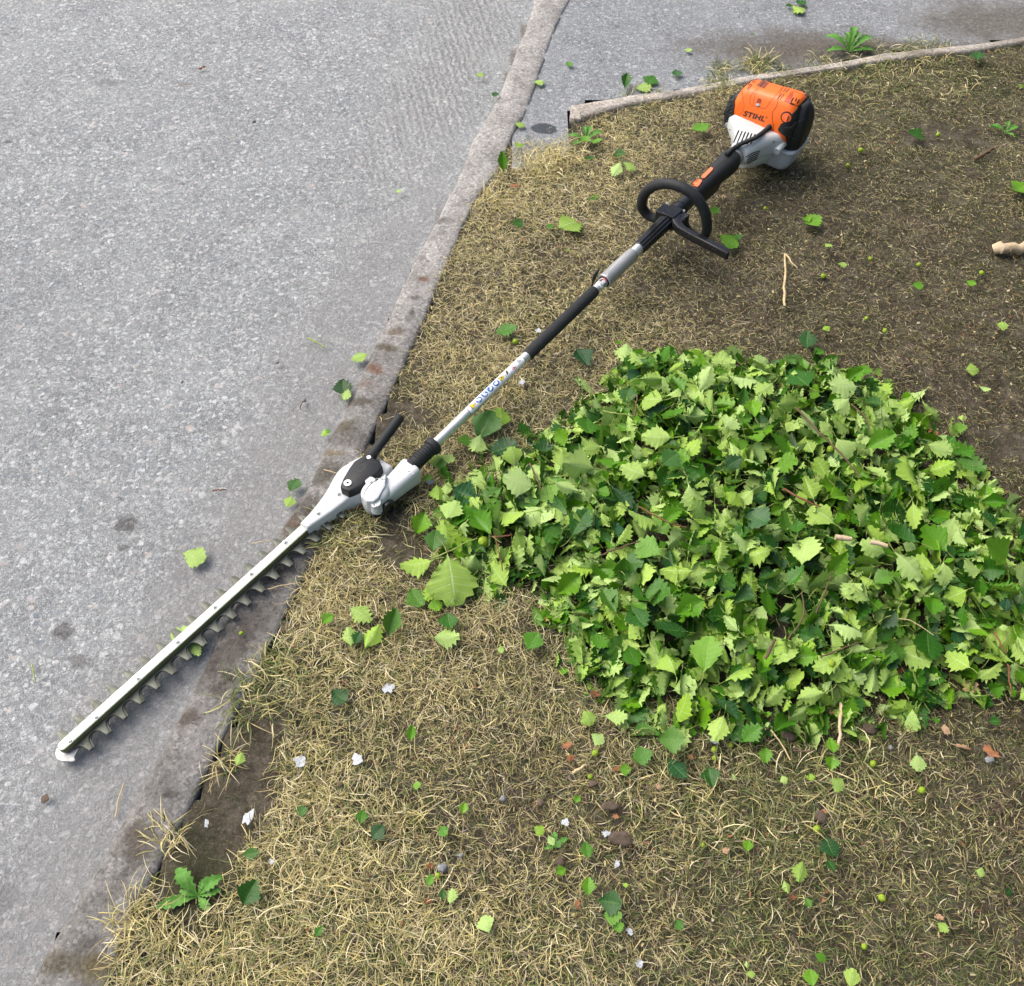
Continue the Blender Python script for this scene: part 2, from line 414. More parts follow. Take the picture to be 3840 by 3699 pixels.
def kerb_mat(name, light, dark, stains):
    m, nt, b = mat(name); co = objco(nt)
    c = ramp(nt, noise(nt, co, 11, 7, .7), [(.3, dark), (.62, light)])
    vc = voro(nt, co, 210); sp = N(nt, 'SeparateColor'); nt.links.new(vc, sp.inputs[0])
    c = mixc(nt, .9, c, ramp(nt, sp.outputs[0], [(0, .6), (.4, .95), (.85, 1.1), (1, 1.5)]), 'MULTIPLY')
    c = mixc(nt, .7, c, ramp(nt, noise(nt, co, 600, 3, .8), [(.3, .45), (.5, 1.0), (.7, 1.5)]), 'MULTIPLY')
    if name == 'kerb_concrete':      # the near stretch is older, dirtier concrete
        sx = N(nt, 'SeparateXYZ'); nt.links.new(co, sx.inputs[0])
        yy = math_(nt, 'ADD', sx.outputs[1], math_(nt, 'MULTIPLY', math_(nt, 'SUBTRACT', noise(nt, co, 5, 5, .6), .5), .8))
        c = mixc(nt, 1.0, c, ramp(nt, math_(nt, 'MULTIPLY', yy, .4), [(.2, .72), (.55, .76), (.72, 1.05), (.9, 1.12)]), 'MULTIPLY')
    for x, y, rx, ry, rz, k, cc in stains:
        nz = noise(nt, co, 170, 5, .8)
        cl = mixc(nt, ramp(nt, nz, [(.4, 0.0), (.62, 1.0)]), tuple(v * .45 for v in cc), tuple(min(1, v * 1.25) for v in cc))
        c = mixc(nt, math_(nt, 'MULTIPLY', spot(nt, co, P(x, y, .01), rx * .62, ry * .62, .75, 60, R(rz), .6), k * .7), c, cl)
    nt.links.new(c, b.inputs['Base Color']); b.inputs['Roughness'].default_value = .92; b.inputs['Specular IOR Level'].default_value = .2
    h = math_(nt, 'ADD', noise(nt, co, 260, 5, .75), math_(nt, 'MULTIPLY', noise(nt, co, 35, 4, .6), 1.5))
    nt.links.new(bump(nt, h, .0035, .8), b.inputs['Normal']); return m
M_road, M_drive, M_soil = road_mat(), drive_mat(), soil_mat()
MOSS, RUST, DIRT = (.06, .045, .018), (.17, .06, .018), (.055, .045, .034)
M_kerb = kerb_mat('kerb_concrete', (.36, .35, .335), (.2, .195, .185), [
    (1590,1050,.022,.014,0,.9,RUST),(1560,1120,.02,.012,0,.8,DIRT),(1545,1180,.01,.02,0,.8,DIRT),(1480,1240,.032,.018,0,.9,(.1,.055,.018)),(1450,1305,.045,.018,-20,.95,(.075,.055,.015)),
    (1405,1385,.036,.02,-30,.9,RUST),(1370,1440,.03,.02,-20,.55,(.2,.12,.08)),(1350,1510,.06,.018,0,.85,MOSS),(1290,1600,.05,.022,20,.9,(.07,.06,.02)),(1320,1640,.05,.035,0,.75,DIRT),
    (1250,1700,.045,.012,0,.8,(.22,.17,.07)),(1220,1780,.06,.035,60,.95,(.05,.04,.02)),(1150,1900,.05,.035,60,.9,DIRT),(1180,1930,.03,.03,0,.8,MOSS),(1100,1975,.04,.03,50,.95,(.09,.045,.02)),
    (1030,2130,.05,.06,0,.6,DIRT),(960,2330,.09,.05,50,.65,DIRT),(860,2450,.1,.05,60,.8,(.07,.055,.045)),(840,2560,.05,.035,50,.75,(.06,.045,.035)),(700,2690,.035,.025,0,.9,(.06,.035,.022)),
    (760,2490,.04,.05,50,.6,DIRT),(640,2980,.02,.012,0,.8,DIRT),(520,3150,.045,.055,30,.95,(.06,.042,.022)),(470,3290,.06,.02,60,.6,DIRT),(250,3610,.11,.022,0,.95,(.09,.075,.035)),(360,3640,.04,.03,0,.9,(.16,.13,.06)),
    (340,3540,.03,.015,0,.7,DIRT),(1640,830,.05,.015,0,.7,DIRT),(1560,960,.03,.03,0,.45,DIRT),(1700,640,.02,.06,0,.3,DIRT)])
M_edge = kerb_mat('edging_concrete', (.5, .46, .41), (.32, .29, .25), [(2500,350,.03,.1,80,.5,DIRT),(2900,270,.03,.25,80,.6,(.16,.13,.09)),(3400,200,.03,.4,80,.7,(.16,.13,.09)),(3750,150,.04,.2,80,.6,DIRT)])

def sheet(name, x0, x1, y0, y1, step, m, zf, keep=None):
    nx = int((x1 - x0) / step) + 1; ny = int((y1 - y0) / step) + 1
    X, Y = np.meshgrid(np.linspace(x0, x1, nx), np.linspace(y0, y1, ny)); Z = zf(X, Y)
    idx = np.arange(nx * ny).reshape(ny, nx)
    q = np.stack([idx[:-1, :-1], idx[:-1, 1:], idx[1:, 1:], idx[1:, :-1]], -1).reshape(-1, 4)
    if keep is not None:
        cx = (X[:-1, :-1] + X[1:, 1:]).ravel() / 2; cy = (Y[:-1, :-1] + Y[1:, 1:]).ravel() / 2; q = q[keep(cx, cy)]
    return nmesh(name, np.stack([X.ravel(), Y.ravel(), Z.ravel()], 1), q, m)
def nmesh(name, V, Q, m, smooth=True, parent=None):
    me = bpy.data.meshes.new(name); me.vertices.add(len(V)); me.vertices.foreach_set('co', np.ascontiguousarray(V, dtype=np.float32).ravel())
    k = Q.shape[1]; me.loops.add(Q.size); me.loops.foreach_set('vertex_index', Q.ravel().astype(np.int32))
    me.polygons.add(len(Q)); me.polygons.foreach_set('loop_start', np.arange(0, Q.size, k, dtype=np.int32)); me.polygons.foreach_set('loop_total', np.full(len(Q), k, dtype=np.int32))
    me.polygons.foreach_set('use_smooth', np.full(len(Q), smooth)); me.update(calc_edges=True)
    me.materials.append(m); o = bpy.data.objects.new(name, me); return link(o, parent)
g = sheet('ground', -150, 150, -150, 150, 10, M_soil, lambda X, Y: X * 0 - .06); tag(g, kind='structure')
def road_z(X, Y): return .003 * (vnoise(X, Y, 3, 1) - .5) + .0015 * (vnoise(X, Y, 12, 2) - .5) - .002
klf = [p + Vector((.02, 0, 0)) for p in kl]
rp = [(-60, 9.8)] + [tuple((p + dk * 0).xy) for p in klf] + [(-60, -3)]
road = sheet('road', -4, 3.2, -2.2, 7.5, .04, M_road, road_z, lambda x, y: inside(x, y, rp)); tag(road, kind='structure')
far = mesh_obj('road_beyond', [(-80, -40, -.004), (-4.0, -40, -.004), (-4.0, 60, -.004), (-80, 60, -.004), (-4, 7.4, -.0045), (9, 60, -.0045), (3.2, 7.4, -.0045)], [(0, 1, 2, 3), (4, 6, 5, 2)], M_road); tag(far, kind='structure')
dpoly = [tuple((p - Vector((.03, 0, 0))).xy) for p in kr if p.y > 1.9] + [tuple(P(2160, 560).xy)] + [tuple(p.xy) for p in edt] + [(14, 9), (14, 16), (5, 16)]
drive = sheet('driveway', 0, 9, 1.8, 14, .05, M_drive, lambda X, Y: .004 + .002 * vnoise(X, Y, 4, 3), lambda x, y: inside(x, y, dpoly)); tag(drive, kind='structure')

def strip(name, a, b, prof, m, step=.012, jit=.0015, joints=(), seed=3):
    """long kerb between two edge lines; prof = [(0..1 across, z)]"""
    rs = random.Random(seed); n = int(sum((q - p).length for p, q in zip(a, a[1:])) / step)
    def even(pts, n):
        pts = [Vector((p[0], p[1])) for p in pts]; ds = [0]
        for p, q in zip(pts, pts[1:]): ds.append(ds[-1] + (q - p).length)
        out = []; j = 0
        for i in range(n + 1):
            s = ds[-1] * i / n
            while j < len(pts) - 2 and ds[j + 1] < s: j += 1
            t = (s - ds[j]) / (ds[j + 1] - ds[j]); out.append(pts[j] + (pts[j + 1] - pts[j]) * t)
        return out
    A = even(a, n); V = []; F = []; k = len(prof); jl = 0; jr = 0
    bpts = resample(b, .01)
    for i, p in enumerate(A):
        d = (A[min(i + 1, n)] - A[max(i - 1, 0)]).normalized(); nn = Vector((-d.y, d.x))
        # matching point on the other line: the nearest one to the perpendicular
        q = min(bpts, key=lambda t: abs((t - p).dot(d)) + (0 if (t - p).length < 1.0 else 9))
        jl += rs.uniform(-jit, jit) - jl * .2; jr += rs.uniform(-jit, jit) - jr * .2
        dz = 0
        for jp in joints:
            dd = abs((p + (q - p) * .5 - jp).dot(d))
            if dd < step * .8 and ((p - jp).length < .3): dz = -.006
        for s, z in prof:
            e = p + (q - p) * s + (q - p).normalized() * (jl * (1 - s) + jr * s)
            V.append(Vector((e.x, e.y, z + (dz if z > .002 else 0) + .0012 * math.sin(e.y * 23 + s * 7) + rs.uniform(-.0006, .0006))))
    for i in range(n):
        for j in range(k - 1): F.append((i * k + j, (i + 1) * k + j, (i + 1) * k + j + 1, i * k + j + 1))
    return mesh_obj(name, V, F, m)
JN = [P(x, y).xy for x, y in ((2040,62),(2010,130),(1985,210),(1950,285),(1900,400),(1840,530),(1790,600),(1720,770),(1500,1260),(1290,1690),(1060,2140),(850,2620))]
kb = strip('kerb', kl, kr, [(-.02, -.02), (0.0, .002), (.06, .008), (.15, .011), (.4, .0125), (.7, .013), (.9, .012), (.98, .009), (1.0, .004), (1.01, -.03)], M_kerb, joints=JN); tag(kb, kind='structure')
for v in kb.data.vertices: pass
eg = strip('lawn_edging', edb, edt, [(-.01, -.04), (0, .008), (.04, .014), (.3, .0152), (.7, .0155), (.97, .0148), (1, .009), (1.01, -.02)], M_edge, step=.03, jit=.0012, seed=5); tag(eg, kind='structure')
e0 = [edb[0], edt[0]]
cap = slab([tuple(edb[0].xy - Vector((.012, -.006))), tuple(edb[0].xy + Vector((.02, 0))), tuple(edt[0].xy + Vector((.02, 0))), tuple(edt[0].xy + Vector((-.008, 0)))], -.05, .0148, .004)
co_ = mesh_obj('edging_end', cap[0], cap[1], M_edge); tag(co_, kind='structure')
def soil_z(X, Y): return -.004 + .012 * vnoise(X, Y, 7, 5) + .006 * vnoise(X, Y, 30, 6)
lawn = sheet('lawn_soil', -1.6, 6, -2, 5, .02, M_soil, soil_z, lambda x, y: inside(x, y, LP)); tag(lawn, kind='structure')
# ================================================================= grass
PILE = [(2400,1335),(2600,1325),(2790,1385),(3120,1400),(3350,1475),(3480,1590),(3560,1730),(3700,1850),(3860,2000),(4050,2150),(4150,2350),(3950,2480),(3740,2570),(3520,2600),(3350,2640),(3200,2750),(2900,2760),(2600,2750),
        (2450,2690),(2350,2600),(2190,2500),(2120,2350),(2020,2210),(1800,2190),(1660,2080),(1640,1960),(1700,1850),(1900,1740),(2080,1640),(2150,1560),(2280,1450)]
PP = [tuple(P(x, y, .02).xy) for x, y in PILE]; PPN = np.array(PP)
def pile_d(X, Y):
    d = segdist(X, Y, PP + PP[:1]); return np.where(inside(X, Y, PPN), d, -d)
def pile_h(X, Y):
    d = np.clip(pile_d(X, Y), 0, None); return .015 + .075 * (1 - np.exp(-d / .13)) * (.7 + .6 * vnoise(X, Y, 5, 9))
# anchors: where the lawn is straw, green or brown and how long the blades are (px, py, straw, green, brown, length)
AN = [(2050,650,.9,.1,0,1.0),(2300,780,.9,.12,0,.8),(2500,1150,.62,.15,.23,.62),(2000,1100,.82,.13,.05,.8),(1750,1400,.86,.08,.06,.8),(1600,1650,.6,.15,.25,.9),(1500,2050,.55,.35,.1,1.1),(1300,2300,.85,.12,.03,1.15),
      (1600,2600,.72,.2,.08,.9),(1080,2600,.5,.4,.1,1.2),(900,3550,.74,.24,.02,1.25),(1300,3250,.82,.15,.03,1.1),(1900,3000,.6,.22,.18,.8),(1700,3600,.62,.33,.05,.95),(2200,3400,.42,.32,.26,.75),(2800,3300,.26,.56,.18,.95),
      (3300,3400,.3,.48,.22,.85),(3650,3600,.22,.46,.32,.8),(3600,2950,.18,.38,.44,.7),(3000,750,.26,.24,.5,.6),(3400,1000,.2,.32,.48,.55),(3700,1600,.2,.22,.58,.5),(3300,400,.3,.5,.2,.75),(3700,300,.22,.45,.33,.7),
      (2600,430,.85,.12,.03,.8),(3000,1250,.34,.18,.48,.6),(3500,1300,.22,.25,.53,.5),(2400,3000,.45,.28,.27,.8),(5000,2500,.25,.45,.3,.8),(4500,600,.25,.45,.3,.8),(2800,1080,.42,.22,.36,.6),(3050,560,.3,.35,.35,.6)]
ANP = np.array([tuple(P(a[0], a[1]).xy) for a in AN]); ANV = np.array([a[2:] for a in AN])
def field(X, Y):
    X2 = X + (vnoise(X, Y, 4, 21) - .5) * .35; Y2 = Y + (vnoise(X, Y, 4, 22) - .5) * .35
    w = 1 / (((X2[:, None] - ANP[None, :, 0]) ** 2 + (Y2[:, None] - ANP[None, :, 1]) ** 2) + .01) ** 1.6
    w /= w.sum(1, keepdims=True); return w @ ANV
BARE = [(960,2750,.06,.2),(860,3020,.06,.16),(800,3180,.05,.1),(680,3330,.06,.07),(1480,1590,.07,.06),(1545,2080,.06,.05),(1480,1960,.04,.04),(2300,3050,.03,.02),(2000,500,.12,.06),(2150,480,.06,.05),
        (3780,1680,.05,.04),(1100,2050,.05,.03),(3550,520,.1,.06)]
BP = [(P(a, b).xy, rx, ry) for a, b, rx, ry in BARE]
TUFT = [(2700,330,.05,1.1,160),(2900,285,.06,1.1,220),(3080,260,.06,1.1,220),(3280,225,.08,1.1,260),(3480,205,.08,1.1,260),(2040,640,.05,1.7,260),(2110,590,.05,1.6,220),(1850,760,.03,1.5,120),(2820,262,.04,1.5,140),(2700,270,.03,1.3,80),(2850,240,.03,1.5,80),(1300,2010,.05,1.8,200),(980,2620,.06,1.7,180),(640,3150,.025,1.4,60),(860,2860,.02,1.4,40),
        (1060,2480,.03,1.6,90),(1540,3080,.03,1.5,60),(2560,2960,.12,1.5,260),(2900,3000,.12,1.5,260),(3180,2950,.06,1.7,200),(1210,3300,.04,1.5,80),(3200,330,.1,1.3,160),(3500,300,.12,1.2,160),(2420,380,.06,1.2,120),(540,3470,.04,1.6,120),(700,3600,.05,1.5,120)]
def grass_mat(name):
    m, nt, b = mat(name); at = N(nt, 'Attribute'); at.attribute_name = 'tint'; at.attribute_type = 'GEOMETRY'
    nt.links.new(at.outputs['Color'], b.inputs['Base Color']); b.inputs['Roughness'].default_value = .6; b.inputs['Specular IOR Level'].default_value = .25
    tr = N(nt, 'BsdfTranslucent'); nt.links.new(at.outputs['Color'], tr.inputs[0]); mx = N(nt, 'MixShader'); mx.inputs[0].default_value = .18
    nt.links.new(b.outputs[0], mx.inputs[1]); nt.links.new(tr.outputs[0], mx.inputs[2]); nt.links.new(mx.outputs[0], nt.nodes['Material Output'].inputs[0]); return m
M_grass = grass_mat('grass_blades')
STRAW = np.array([(.69,.6,.3),(.6,.51,.23),(.75,.66,.38),(.49,.41,.19),(.62,.56,.22),(.79,.71,.47)])
GREEN = np.array([(.13,.19,.05),(.2,.24,.07),(.09,.14,.04),(.26,.28,.1),(.17,.2,.09),(.3,.33,.14)])
BROWN = np.array([(.12,.085,.05),(.2,.15,.09),(.27,.21,.14),(.08,.06,.04),(.34,.27,.18),(.16,.15,.06)])
SEGS = 4
def blades(x, y, L_, el, wid, col, z0, bend, name, lab):
    n = len(x); az = NR.rand(n) * 2 * np.pi; curl = (NR.randn(n) * .24)
    pts = np.zeros((n, SEGS + 1, 3)); pts[:, 0, 0] = x; pts[:, 0, 1] = y; pts[:, 0, 2] = z0
    e = el.copy(); a = az.copy(); dirs = []
    for i in range(SEGS):
        st = L_ / SEGS
        d = np.stack([np.cos(e) * np.cos(a), np.cos(e) * np.sin(a), np.sin(e)], 1); dirs.append(d)
        pts[:, i + 1] = pts[:, i] + d * st[:, None]
        low = pts[:, i + 1, 2] < z0 + .001; pts[low, i + 1, 2] = (z0 + .001)[low] if hasattr(z0, '__len__') else z0 + .001
        e = e - bend; a = a + curl
    dirs.append(dirs[-1]); D = np.stack(dirs, 1)
    roll = NR.randn(n, 1) * .6
    side = np.stack([-D[:, :, 1], D[:, :, 0], np.repeat(roll, SEGS + 1, 1)], 2); side /= np.linalg.norm(side, axis=2, keepdims=True)
    prof = np.array([.7, 1, .95, .75, .15])[None, :, None]
    A = pts + side * prof * wid[:, None, None] / 2; B = pts - side * prof * wid[:, None, None] / 2
    V = np.stack([A, B], 2).reshape(n, -1, 3); k = V.shape[1]
    base = (np.arange(n) * k)[:, None, None]; q = np.array([[2 * i, 2 * i + 1, 2 * i + 3, 2 * i + 2] for i in range(SEGS)])[None]
    Q = (base + q).reshape(-1, 4)
    o = nmesh(name, V.reshape(-1, 3), Q, M_grass)
    at = o.data.color_attributes.new('tint', 'FLOAT_COLOR', 'POINT')
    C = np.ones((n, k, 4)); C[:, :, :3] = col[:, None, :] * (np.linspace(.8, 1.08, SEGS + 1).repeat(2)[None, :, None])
    at.data.foreach_set('color', C.astype(np.float32).ravel()); tag(o, lab, 'litter' if 'litter' in name else 'grass', kind='stuff'); return o
def sample(n, x0, x1, y0, y1): return NR.rand(n) * (x1 - x0) + x0, NR.rand(n) * (y1 - y0) + y0
def lawn_points(n, box, margin=.0):
    x, y = sample(n, *box); k = inside(x, y, LP)
    k &= pile_d(x, y) < .05
    x, y = x[k], y[k]; keep = np.ones(len(x), bool)
    for p, rx, ry in BP:
        r = np.hypot((x - p[0]) / rx, (y - p[1]) / ry) + (vnoise(x, y, 25, 31) - .5) * .9
        keep &= ~((r < 1) & (NR.rand(len(x)) < .9))
    keep &= (NR.rand(len(x)) < .55 + .6 * vnoise(x, y, 14, 33))
    return x[keep], y[keep]
def make_grass(nt, box, name, lab, lscale=1.0):
    x, y = lawn_points(nt, box); F = field(x, y); n = len(x)
    patch = vnoise(x, y, 9, 41); patch2 = vnoise(x, y, 28, 42)
    s = F[:, 0] * (.55 + .9 * patch2); g_ = F[:, 1] * (.15 + 1.9 * patch ** 1.4 + .5 * patch2); b_ = F[:, 2] * (.6 + .8 * (1 - patch2)); tot = s + g_ + b_
    r = NR.rand(n) * tot; kind = np.where(r < s, 0, np.where(r < s + g_, 1, 2))
    pal = np.stack([STRAW, GREEN, BROWN])[kind, NR.randint(0, 6, n)] * ((.6 + .62 * NR.rand(n)) * (1.12 - .75 * np.clip(F[:, 2], 0, .6)))[:, None]
    near = np.clip(1.12 - .12 * y, .8, 1.1)
    Ln = (.014 + .026 * NR.rand(n) ** 1.8) * F[:, 3] * np.where(kind == 1, .95, 1.1) * lscale * near
    el = np.abs(NR.randn(n)) * np.where(kind == 1, .75, .42) + .1
    w = (.0006 + .0009 * NR.rand(n) ** 2) * near * np.where(kind == 2, 1.25, 1)
    z0 = soil_z(x, y) + np.where(el < .4, NR.rand(n) ** 1.3 * .016 * F[:, 3], -.002)
    return blades(x, y, Ln, el, w, pal, z0, .12 + .3 * NR.rand(n), name, lab)
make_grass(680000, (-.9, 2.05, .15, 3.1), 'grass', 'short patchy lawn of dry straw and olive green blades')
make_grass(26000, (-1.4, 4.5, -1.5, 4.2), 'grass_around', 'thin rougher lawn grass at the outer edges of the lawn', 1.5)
tx = []; 
for px, py, r, ls, n in TUFT:
    c = P(px, py); a = NR.rand(n) * 6.28; rr = r * np.sqrt(NR.rand(n)); X = c.x + rr * np.cos(a); Y = c.y + rr * np.sin(a)
    g = px > 2400 or (1200 < px < 1400 and py < 2200) or (900 < px < 1100)
    tx.append(np.stack([X, Y, np.full(n, ls), np.full(n, 1.0 if g else 0.0)], 1))
T = np.concatenate(tx); n = len(T); mixg = NR.rand(n) < np.where(T[:, 3] > 0, .6, .12)
col = np.where(mixg[:, None], GREEN[NR.randint(0, 6, n)], STRAW[NR.randint(0, 6, n)]) * (.75 + .45 * NR.rand(n))[:, None]
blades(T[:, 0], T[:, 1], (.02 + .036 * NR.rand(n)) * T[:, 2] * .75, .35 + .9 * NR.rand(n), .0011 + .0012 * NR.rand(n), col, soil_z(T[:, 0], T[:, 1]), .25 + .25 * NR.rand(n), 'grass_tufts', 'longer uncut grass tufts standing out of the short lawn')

# dry crumbs, mulched leaf bits and short stubs lying between the blades
x, y = lawn_points(26000, (-.9, 2.05, .15, 3.1)); n = len(x); kk = NR.rand(n)
lc = np.where(kk[:, None] < .45, BROWN[NR.randint(0, 6, n)], np.where(kk[:, None] < .85, STRAW[NR.randint(0, 6, n)] * .8, np.array([(.3, .14, .07)]))) * (.7 + .5 * NR.rand(n))[:, None]
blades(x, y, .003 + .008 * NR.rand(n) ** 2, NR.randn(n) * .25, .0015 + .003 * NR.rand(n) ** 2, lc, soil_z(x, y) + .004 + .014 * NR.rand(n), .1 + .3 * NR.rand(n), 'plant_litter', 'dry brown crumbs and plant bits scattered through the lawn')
# ================================================================= the hedge trimmer
M_white = plastic('white_casting', (.6, .63, .64), .38, .04, 700, .00012, .22, (.42, .42, .36))
M_black = plastic('black_plastic', (.017, .019, .021), .5, .15, 900, .0002, .12, (.12, .12, .11), .35)
M_rub = plastic('black_rubber', (.022, .025, .027), .62, .15, 600, .0003, .18, (.1, .1, .09), .3)
M_gloss = plastic('black_glossy', (.012, .013, .015), .25, .1, 500, .0001, .1, (.12, .12, .1))
M_or = plastic('orange_plastic', (.9, .155, .012), .36, .05, 500, .0001, .18, (.55, .12, .02))
M_orl = plastic('orange_button', (.95, .19, .07), .4, .04)
M_tank = plastic('translucent_tank', (.62, .67, .74), .3, .05, 400, .0001, .15, (.45, .45, .42))
M_alu = metal('brushed_aluminium', (.68, .71, .71), .42, .75, .12, (.4, .4, .36), 30)
M_grey = metal('grey_coupling', (.42, .43, .43), .45, .6, .3, (.25, .24, .22), 80)
M_steel = metal('tooth_steel', (.085, .095, .078), .4, .35, .7, (.05, .056, .03), 45)
M_bolt = metal('bolt_zinc', (.6, .62, .6), .35, .85, .3, (.2, .2, .16), 200)
M_dark = plastic('dark_recess', (.006, .006, .007), .8)
M_red = plastic('red_paint', (.5, .05, .02), .5)
M_ltr = plastic('lettering_black', (.02, .02, .02), .5)
def bar_mat():
    m, nt, b = mat('cutter_bar_paint'); co = objco(nt)
    c = mixc(nt, ramp(nt, noise(nt, co, 260, 5, .8), [(.42, 0.0), (.7, .55)]), (.63, .68, .6), (.38, .42, .3))
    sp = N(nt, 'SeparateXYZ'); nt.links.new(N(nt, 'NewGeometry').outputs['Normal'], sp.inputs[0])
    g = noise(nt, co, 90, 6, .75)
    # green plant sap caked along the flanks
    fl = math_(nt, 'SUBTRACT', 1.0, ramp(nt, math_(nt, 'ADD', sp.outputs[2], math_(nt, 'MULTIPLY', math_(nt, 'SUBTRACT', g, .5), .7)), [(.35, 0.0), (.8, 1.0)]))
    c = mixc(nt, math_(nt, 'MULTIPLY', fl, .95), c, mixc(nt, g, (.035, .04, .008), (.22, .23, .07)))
    nt.links.new(c, b.inputs['Base Color']); b.inputs['Roughness'].default_value = .5; b.inputs['Metallic'].default_value = .15
    nt.links.new(bump(nt, g, .0004, .6), b.inputs['Normal']); return m
M_bar = bar_mat()
TR = empty('hedge_trimmer', ORG, PSI)
tag(TR, 'long petrol hedge trimmer with orange engine and toothed bar lying across kerb and lawn', 'hedge trimmer')
WC = -.0145; tz = lambda u: .017 * u
# cutter bar
bp = [(.575, WC + .0088), (.02, WC + .0088)]
for k in range(9):
    a = R(100 + 20 * k); bp.append((.0125 + .0092 * math.cos(a), WC + .0088 * math.sin(a)))
bp += [(.02, WC - .0088), (.575, WC - .0088)]
bp2 = [bp[0]] + [(.575 - .0277 * i, WC + .0088) for i in range(1, 20)] + bp[1:-1] + [(.575 - .0277 * i, WC - .0088) for i in range(19, 0, -1)] + [bp[-1]]
v, f = slab(bp2, .0245, .0375, .0015, tz); bar = mesh_obj('cutter_bar', v, f, M_bar, TR, True, 40)
def hexnut(p, r, parent, m=None, name='nut', washer=True, dome=True, d=(0, 0, 1)):
    mb = MB()
    if washer: mb.add(rev(p, d, [(0, r * 1.45), (r * .18, r * 1.45), (r * .2, r * 1.4)], 20))
    mb.add(rev(p, d, [(r * .2, r * 1.05), (r * .75, r * 1.05), (r * .85, r * .9)], 6))
    mb.add(rev(p, d, [(r * .8, r * .55), (r * 1.25, r * .55), (r * 1.4, r * .4)] if dome else [(r * .8, r * .5), (r * .86, r * .5)], 14))
    return mb.obj(name, m or M_bolt, parent, True, 25)
for x, y in ((257,2776),(356,2687),(514,2544),(663,2407),(804,2278),(941,2155),(1070,2038)):
    l = L(x, y, .043); hexnut((l.x, l.y, .0374 + tz(l.x)), .0036, bar)
# toothed blades
def comb(name, z, th, off, m, tl=1.0):
    V = []; F = []
    def side(sgn, u0, depth, n):
        pts = []
        for k in range(n):
            c = u0 + .0342 * k
            for du, t in ((-.0171, 0), (-.0135, .03), (-.0095, .12), (-.0062, .35), (-.0046, .7), (-.0034, 1), (.0034, 1), (.0046, .7), (.0062, .35), (.0095, .12), (.0135, .03)):
                pts.append((c + du + off, WC + sgn * (.0115 + depth * t)))
        return pts
    a = side(-1, .0372, .0225 * tl, 18); b = side(1, .020, .0235 * tl, 18)
    poly = a + b[::-1]
    v, f = slab(poly, z, z + th, .0006, tz); return mesh_obj(name, v, f, m, TR, True, 30)
comb('cutter_blade', .0212, .0028, 0, M_steel); comb('counter_blade', .0175, .003, .0035, M_steel, .96)
tp = [(.02, WC + .013), (.0, WC + .014), (-.006, WC + .007), (-.009, WC - .002), (-.006, WC - .011), (.0, WC - .018), (.004, WC - .024), (.009, WC - .027), (.012, WC - .02), (.03, WC - .013)]
v, f = slab(tp, .0155, .0195, .0008); mesh_obj('tip_guard', v, f, M_grey, TR)
# white gear casting with its flared neck
cl = [(.55,-.0052),(.575,-.003),(.608,.003),(.632,.0095),(.652,.017),(.668,.023),(.685,.0265),(.703,.0245),(.735,.015),(.752,-.012)]
cr = [(.756,-.045),(.70,-.052),(.672,-.05),(.66,-.044),(.65,-.0375),(.636,-.0355),(.611,-.0335),(.585,-.0298),(.55,-.0245)]
neck = []
for q in spline([Vector((a, b, 0)) for a, b in cl], 3): neck.append((q.x, q.y))
for q in spline([Vector((a, b, 0)) for a, b in cr], 3): neck.append((q.x, q.y))
v, f = slab(neck, .026, .0545, .004); cast = mesh_obj('gear_casting', v, f, M_white, TR, True, 40)
under = [(.61,-.031),(.64,-.033),(.655,-.04),(.672,-.047),(.745,-.047),(.745,-.005),(.66,-.005)]
v, f = slab(under, .004, .0262, .002); mesh_obj('gear_sump', v, f, M_white, cast)
v, f = slab([(.613,-.0335),(.64,-.036),(.655,-.043),(.672,-.0515),(.672,-.04),(.64,-.03)], .0125, .0165, .001); mesh_obj('red_trim', v, f, M_red, cast)
for x, y in ((1191,1926),(1268,1854)):
    l = L(x, y, .055); hexnut((l.x, l.y, .0542), .0040, cast)
def fontmesh(txt, size, shear, off, space=1.0):
    cu = bpy.data.curves.new('t', 'FONT'); cu.body = txt; cu.size = size; cu.shear = shear; cu.offset = off; cu.space_character = space
    cu.resolution_u = 3; o = bpy.data.objects.new('t', cu); COL.objects.link(o); bpy.context.view_layer.update()
    me = bpy.data.meshes.new_from_object(o.evaluated_get(bpy.context.evaluated_depsgraph_get()))
    bpy.data.objects.remove(o); V = [v.co.copy() for v in me.vertices]; F = [tuple(p.vertices) for p in me.polygons]
    bpy.data.meshes.remove(me); return V, F
# raised lettering on the neck
tv, tf = fontmesh('STIHL', .0125, .2, .0005, 1.15)
a = L(1212, 1912, .055); b_ = L(1252, 1882, .055); dx = (b_ - a).normalized(); dy = Vector((-dx.y, dx.x, 0)); mx_ = max(p.x for p in tv)
mesh_obj('raised_lettering', [a + dx * p.x * ((b_ - a).length / mx_) - dy * .0028 + dy * p.y * .62 + Vector((0, 0, .0001)) for p in tv], tf, plastic('casting_lettering', (.55, .58, .6), .4), cast, False)
